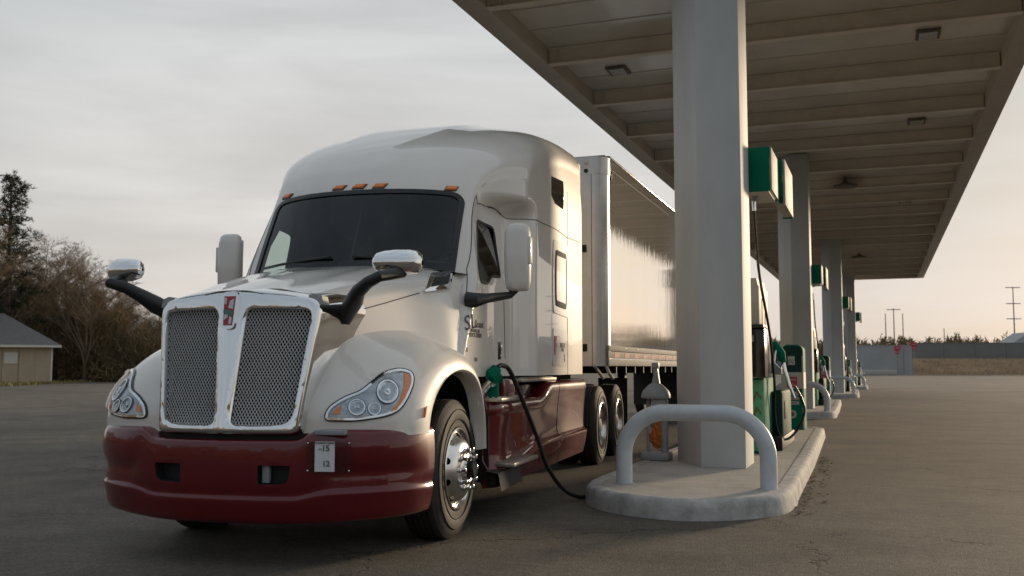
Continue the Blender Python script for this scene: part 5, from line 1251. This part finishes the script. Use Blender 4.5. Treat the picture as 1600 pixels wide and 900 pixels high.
# pine at the left edge
R0 = random.Random(5); pt = empty('pine_tree', ground_at(8, 88), 0, 'tall dark green pine standing behind the shed at the left edge', 'pine tree')
b = MB(); b.tube([(0, 0, -0.2), (0.1, 0, 6), (0, 0.1, 13), (0.05, 0, 18.3)], [0.30, 0.24, 0.15, 0.04], 8); b.build('trunk', M['bark'], pt)
nb = MB(); br = MB()
z = 5.0
while z < 18.4:
    for j in range(4):
        a = R0.uniform(0, 6.28); f = (z - 5) / 13.6; L_ = (3.3 * (1 - f)**0.55 + 0.35) * R0.uniform(0.55, 1.12)
        tip = Vector((math.cos(a) * L_, math.sin(a) * L_, z + R0.uniform(-0.1, 0.7) + 0.15 * L_)); base = Vector((0.05, 0.05, z)); br.tube([base, base.lerp(tip, 0.5) + Vector((0, 0, -0.1)), tip], [0.05, 0.035, 0.012], 4, cap=False)
        for c in range(int(5 + L_ * 3.0)):
            q = base.lerp(tip, R0.uniform(0.25, 1.0)) + Vector((R0.gauss(0, .26), R0.gauss(0, .26), R0.gauss(0.05, .20)))
            for m_ in range(13):
                d = Vector((R0.gauss(0, 1), R0.gauss(0, 1), R0.gauss(0.35, .7))).normalized(); e = Vector((R0.gauss(0, 1), R0.gauss(0, 1), R0.gauss(0, 1))).normalized() * 0.045; l = R0.uniform(0.18, 0.42); s_ = q + d * R0.uniform(0, 0.12)
                nb.add([s_ - e, s_ + e, s_ + d * l], [(0, 1, 2)])
    z += R0.uniform(0.34, 0.62)
br.build('branches', M['bark'], pt, recalc=False)['kind'] = 'stuff'; nb.build('crown', M['needle'], pt, sharp=None, recalc=False)
# undergrowth below the bare trees
def brush(name, m_, n, place, hfun, R0, w=0.03):
    b = MB()
    for i in range(n):
        p, hm = place(R0); z = R0.random()**1.25 * hm; q = p + Vector((0, 0, z)); L_ = R0.uniform(0.4, 1.5) * hfun
        d = Vector((R0.gauss(0, .55), R0.gauss(0, .55), R0.gauss(0.75, .4))).normalized(); e = Vector((R0.gauss(0, 1), R0.gauss(0, 1), R0.gauss(0, .5))).normalized() * w * R0.uniform(0.5, 1.5)
        b.add([q - e, q + e, q + d * L_], [(0, 1, 2)])
    return tag(b.build(name, m_, sharp=None, recalc=False), kind='stuff')
def pl_left(R0):
    px = R0.uniform(-120, 420); dep = R0.uniform(90, 106); h = 5.2 + 3.0 * (1 - sm(px, 60, 250)) + 0.8 * math.sin(px * 0.05) + 0.8 * math.sin(px * 0.17 + 1); return ground_at(px, dep), max(1.2, h)
brush('undergrowth', M['brush'], 120000, pl_left, 1.0, random.Random(11), 0.035)
# right: bank, walls, signs, poles, far trees
R0 = random.Random(21)
bank = MB(); P0, P1 = ground_at(1424, 178), ground_at(2600, 178); Q0, Q1 = ground_at(1424, 196), ground_at(2600, 196)
rows = []
for t in lin(0, 1, 8): rows.append([(a.x + (c.x - a.x) * t, a.y + (c.y - a.y) * t, 0.01 + 3.15 * sm(t, 0, 1) + R0.uniform(-.05, .05)) for a, c in [(P0.lerp(P1, s_), Q0.lerp(Q1, s_)) for s_ in lin(0, 1, 30)]])
bank.grid(rows); tag(bank.build('embankment', M['drygrass'], sharp=None), kind='structure')
def pl_bank(R0):
    t, s_ = R0.random(), R0.random(); p = P0.lerp(P1, s_ * 0.6).lerp(Q0.lerp(Q1, s_ * 0.6), t); p.z = 3.0 * sm(t, 0, 1); return p, 0.25
brush('dry_weeds', M['drygrass'], 16000, pl_bank, 0.35, random.Random(4), 0.03)
YV = R(LANE_YAW)
def wall_between(name, px0, px1, dep, z0, z1, th, m_, label, cat):
    a, c = ground_at(px0, dep), ground_at(px1, dep); L_ = (c - a).length; t = empty(name, a, YV, label, cat)
    n = max(1, int(L_ / 6)); first = None
    for i in range(n):
        if first is None:
            b = MB(); b.box((0.02, 0, z0), (L_ / n - 0.02, th, z1), 0.02); first = b.build('wall_panel', m_, t, sharp=20); o = first
        else: o = first.copy(); COL.objects.link(o); o.parent = t
        o.location = (i * L_ / n, 0, 0)
    b = MB(); b.box((-0.05, -0.06, z1 + 0.002), (L_ + 0.05, th + 0.06, z1 + 0.16)); b.build('coping', m_, t)
    return t
wall_between('boundary_wall', 1425, 2300, 200, 2.6, 6.15, 0.3, M['wall'], 'long grey wall running along the top of the dry grass bank', 'wall')
wall_between('screen_wall', 1338, 1424, 176, 0.0, 5.1, 0.3, M['palewall'], 'pale blue grey wall beyond the last pump, left of the bank', 'wall')
a = ground_at(1411, 175); b = MB(); b.box((-0.12, -0.1, 0), (0.12, 0.1, 5.3)); o = b.build('wall_post', M['grey_steel']); o.location = a; o.rotation_euler.z = YV; tag(o, 'thin dark post against the pale far wall', 'post')
b = MB(); b.box((-3.0, 0, 0), (3.0, 0.8, 0.9), 0.1); o = b.build('concrete_barrier', M['sign_white']); o.location = ground_at(1372, 170); o.rotation_euler.z = YV; tag(o, 'low white barrier lying in front of the pale far wall', 'barrier')
for px, py, dep, l in ((1401, 547, 172, 'red roadside sign in front of the pale wall, left one'), (1427, 541, 172, 'red roadside sign at the corner where the bank starts, right one')):
    a = ground_at(px, dep); zc = 1.25 + (575 - py) / F_PX * dep; t = empty('road_sign', a, YV, l, 'road sign', 'red road signs by the far wall')
    b = MB(); b.tube([(0, 0.05, 0), (0, 0.05, zc + 0.3)], 0.06, 6); b.build('post', M['pole'], t)
    for dz, w, h in ((0.30, 0.55, 0.40), (-0.42, 0.36, 0.26)):
        b = MB(); b.box((-w, -0.03, zc + dz - h), (w, 0.03, zc + dz + h), 0.01); s_ = b.build('sign_plate', M['sign_red'], t)
        b = MB(); b.box((-w * 0.7, -0.045, zc + dz - 0.05), (w * 0.7, -0.032, zc + dz + 0.05)); b.build('white_bar', M['sign_white'], s_)
for px, py, dep, arms, l in ((1585, 448, 235, (0.2, 4.0, 7.6), 'tallest utility pole with three crossarms at the right edge'), (1384, 490, 260, (), 'left one of three thin poles above the far wall'), (1397, 482, 250, (0.3,), 'middle and tallest of three thin poles above the far wall'), (1411, 490, 260, (), 'right one of three thin poles above the far wall'), (1475, 513, 280, (), 'short lone pole above the long grey wall')):
    a = ground_at(px, dep); zt = 1.25 + (575 - py) / F_PX * dep; t = empty('utility_pole', a, YV, l, 'utility pole', 'utility poles on the right horizon')
    b = MB(); b.tube([(0, 0, 0), (0, 0, zt)], [0.22, 0.12], 6); b.build('post', M['pole'], t)
    for d in arms:
        b = MB(); b.box((-1.7, -0.08, zt - d - 0.1), (1.7, 0.08, zt - d + 0.1)); b.build('crossarm', M['pole'], t)
hs = empty('far_house', ground_at(1592, 205), YV, 'small pale house at the right edge beside the utility pole', 'house')
b = MB(); b.box((-1.2, 0, 2.5), (5, 6, 6.2)); b.build('wall', M['trim'], hs)
b = MB(); b.prism([(-1.8, 6.2), (5.6, 6.2), (1.9, 8.6)], lambda a, c, h: (a, h, c), -0.4, 6.4); b.build('roof', M['palewall'], hs, sharp=20)
b = MB(); b.box((0.2, -0.05, 3.2), (1.4, -0.002, 4.8)); b.build('window', M['dark_glass'], hs)
def pl_far(R0):
    az = R0.uniform(-10, 10) if R0.random() < 0.6 else R0.uniform(10, 62); k = math.sin(az * 2.1) + math.sin(az * 5.3 + 1) + 0.7 * math.sin(az * 13.7) + 0.5 * math.sin(az * 31)
    dep = R0.uniform(255, 275); h = 8.0 + 0.5 * k + 4.5 * sm(az, 7.2, 11); h *= R0.uniform(0.75, 1.05)
    return Vector((math.sin(R(az)) * dep, math.cos(R(az)) * dep, 0)), h
def pl_back(R0):                                                 # the wood on the near side of the lot, mirrored in the chrome
    az = R0.uniform(105, 290); k = math.sin(az * 0.21) + 0.7 * math.sin(az * 0.53 + 1) + 0.5 * math.sin(az * 1.37); dep = R0.uniform(62, 78)
    return Vector((math.sin(R(az)) * dep, math.cos(R(az)) * dep, 0)), 8.5 + 1.6 * k
brush('near_wood', M['brush'], 60000, pl_back, 1.3, random.Random(15), 0.16)
brush('far_wood', M['brush'], 110000, pl_far, 0.9, random.Random(8), 0.22)
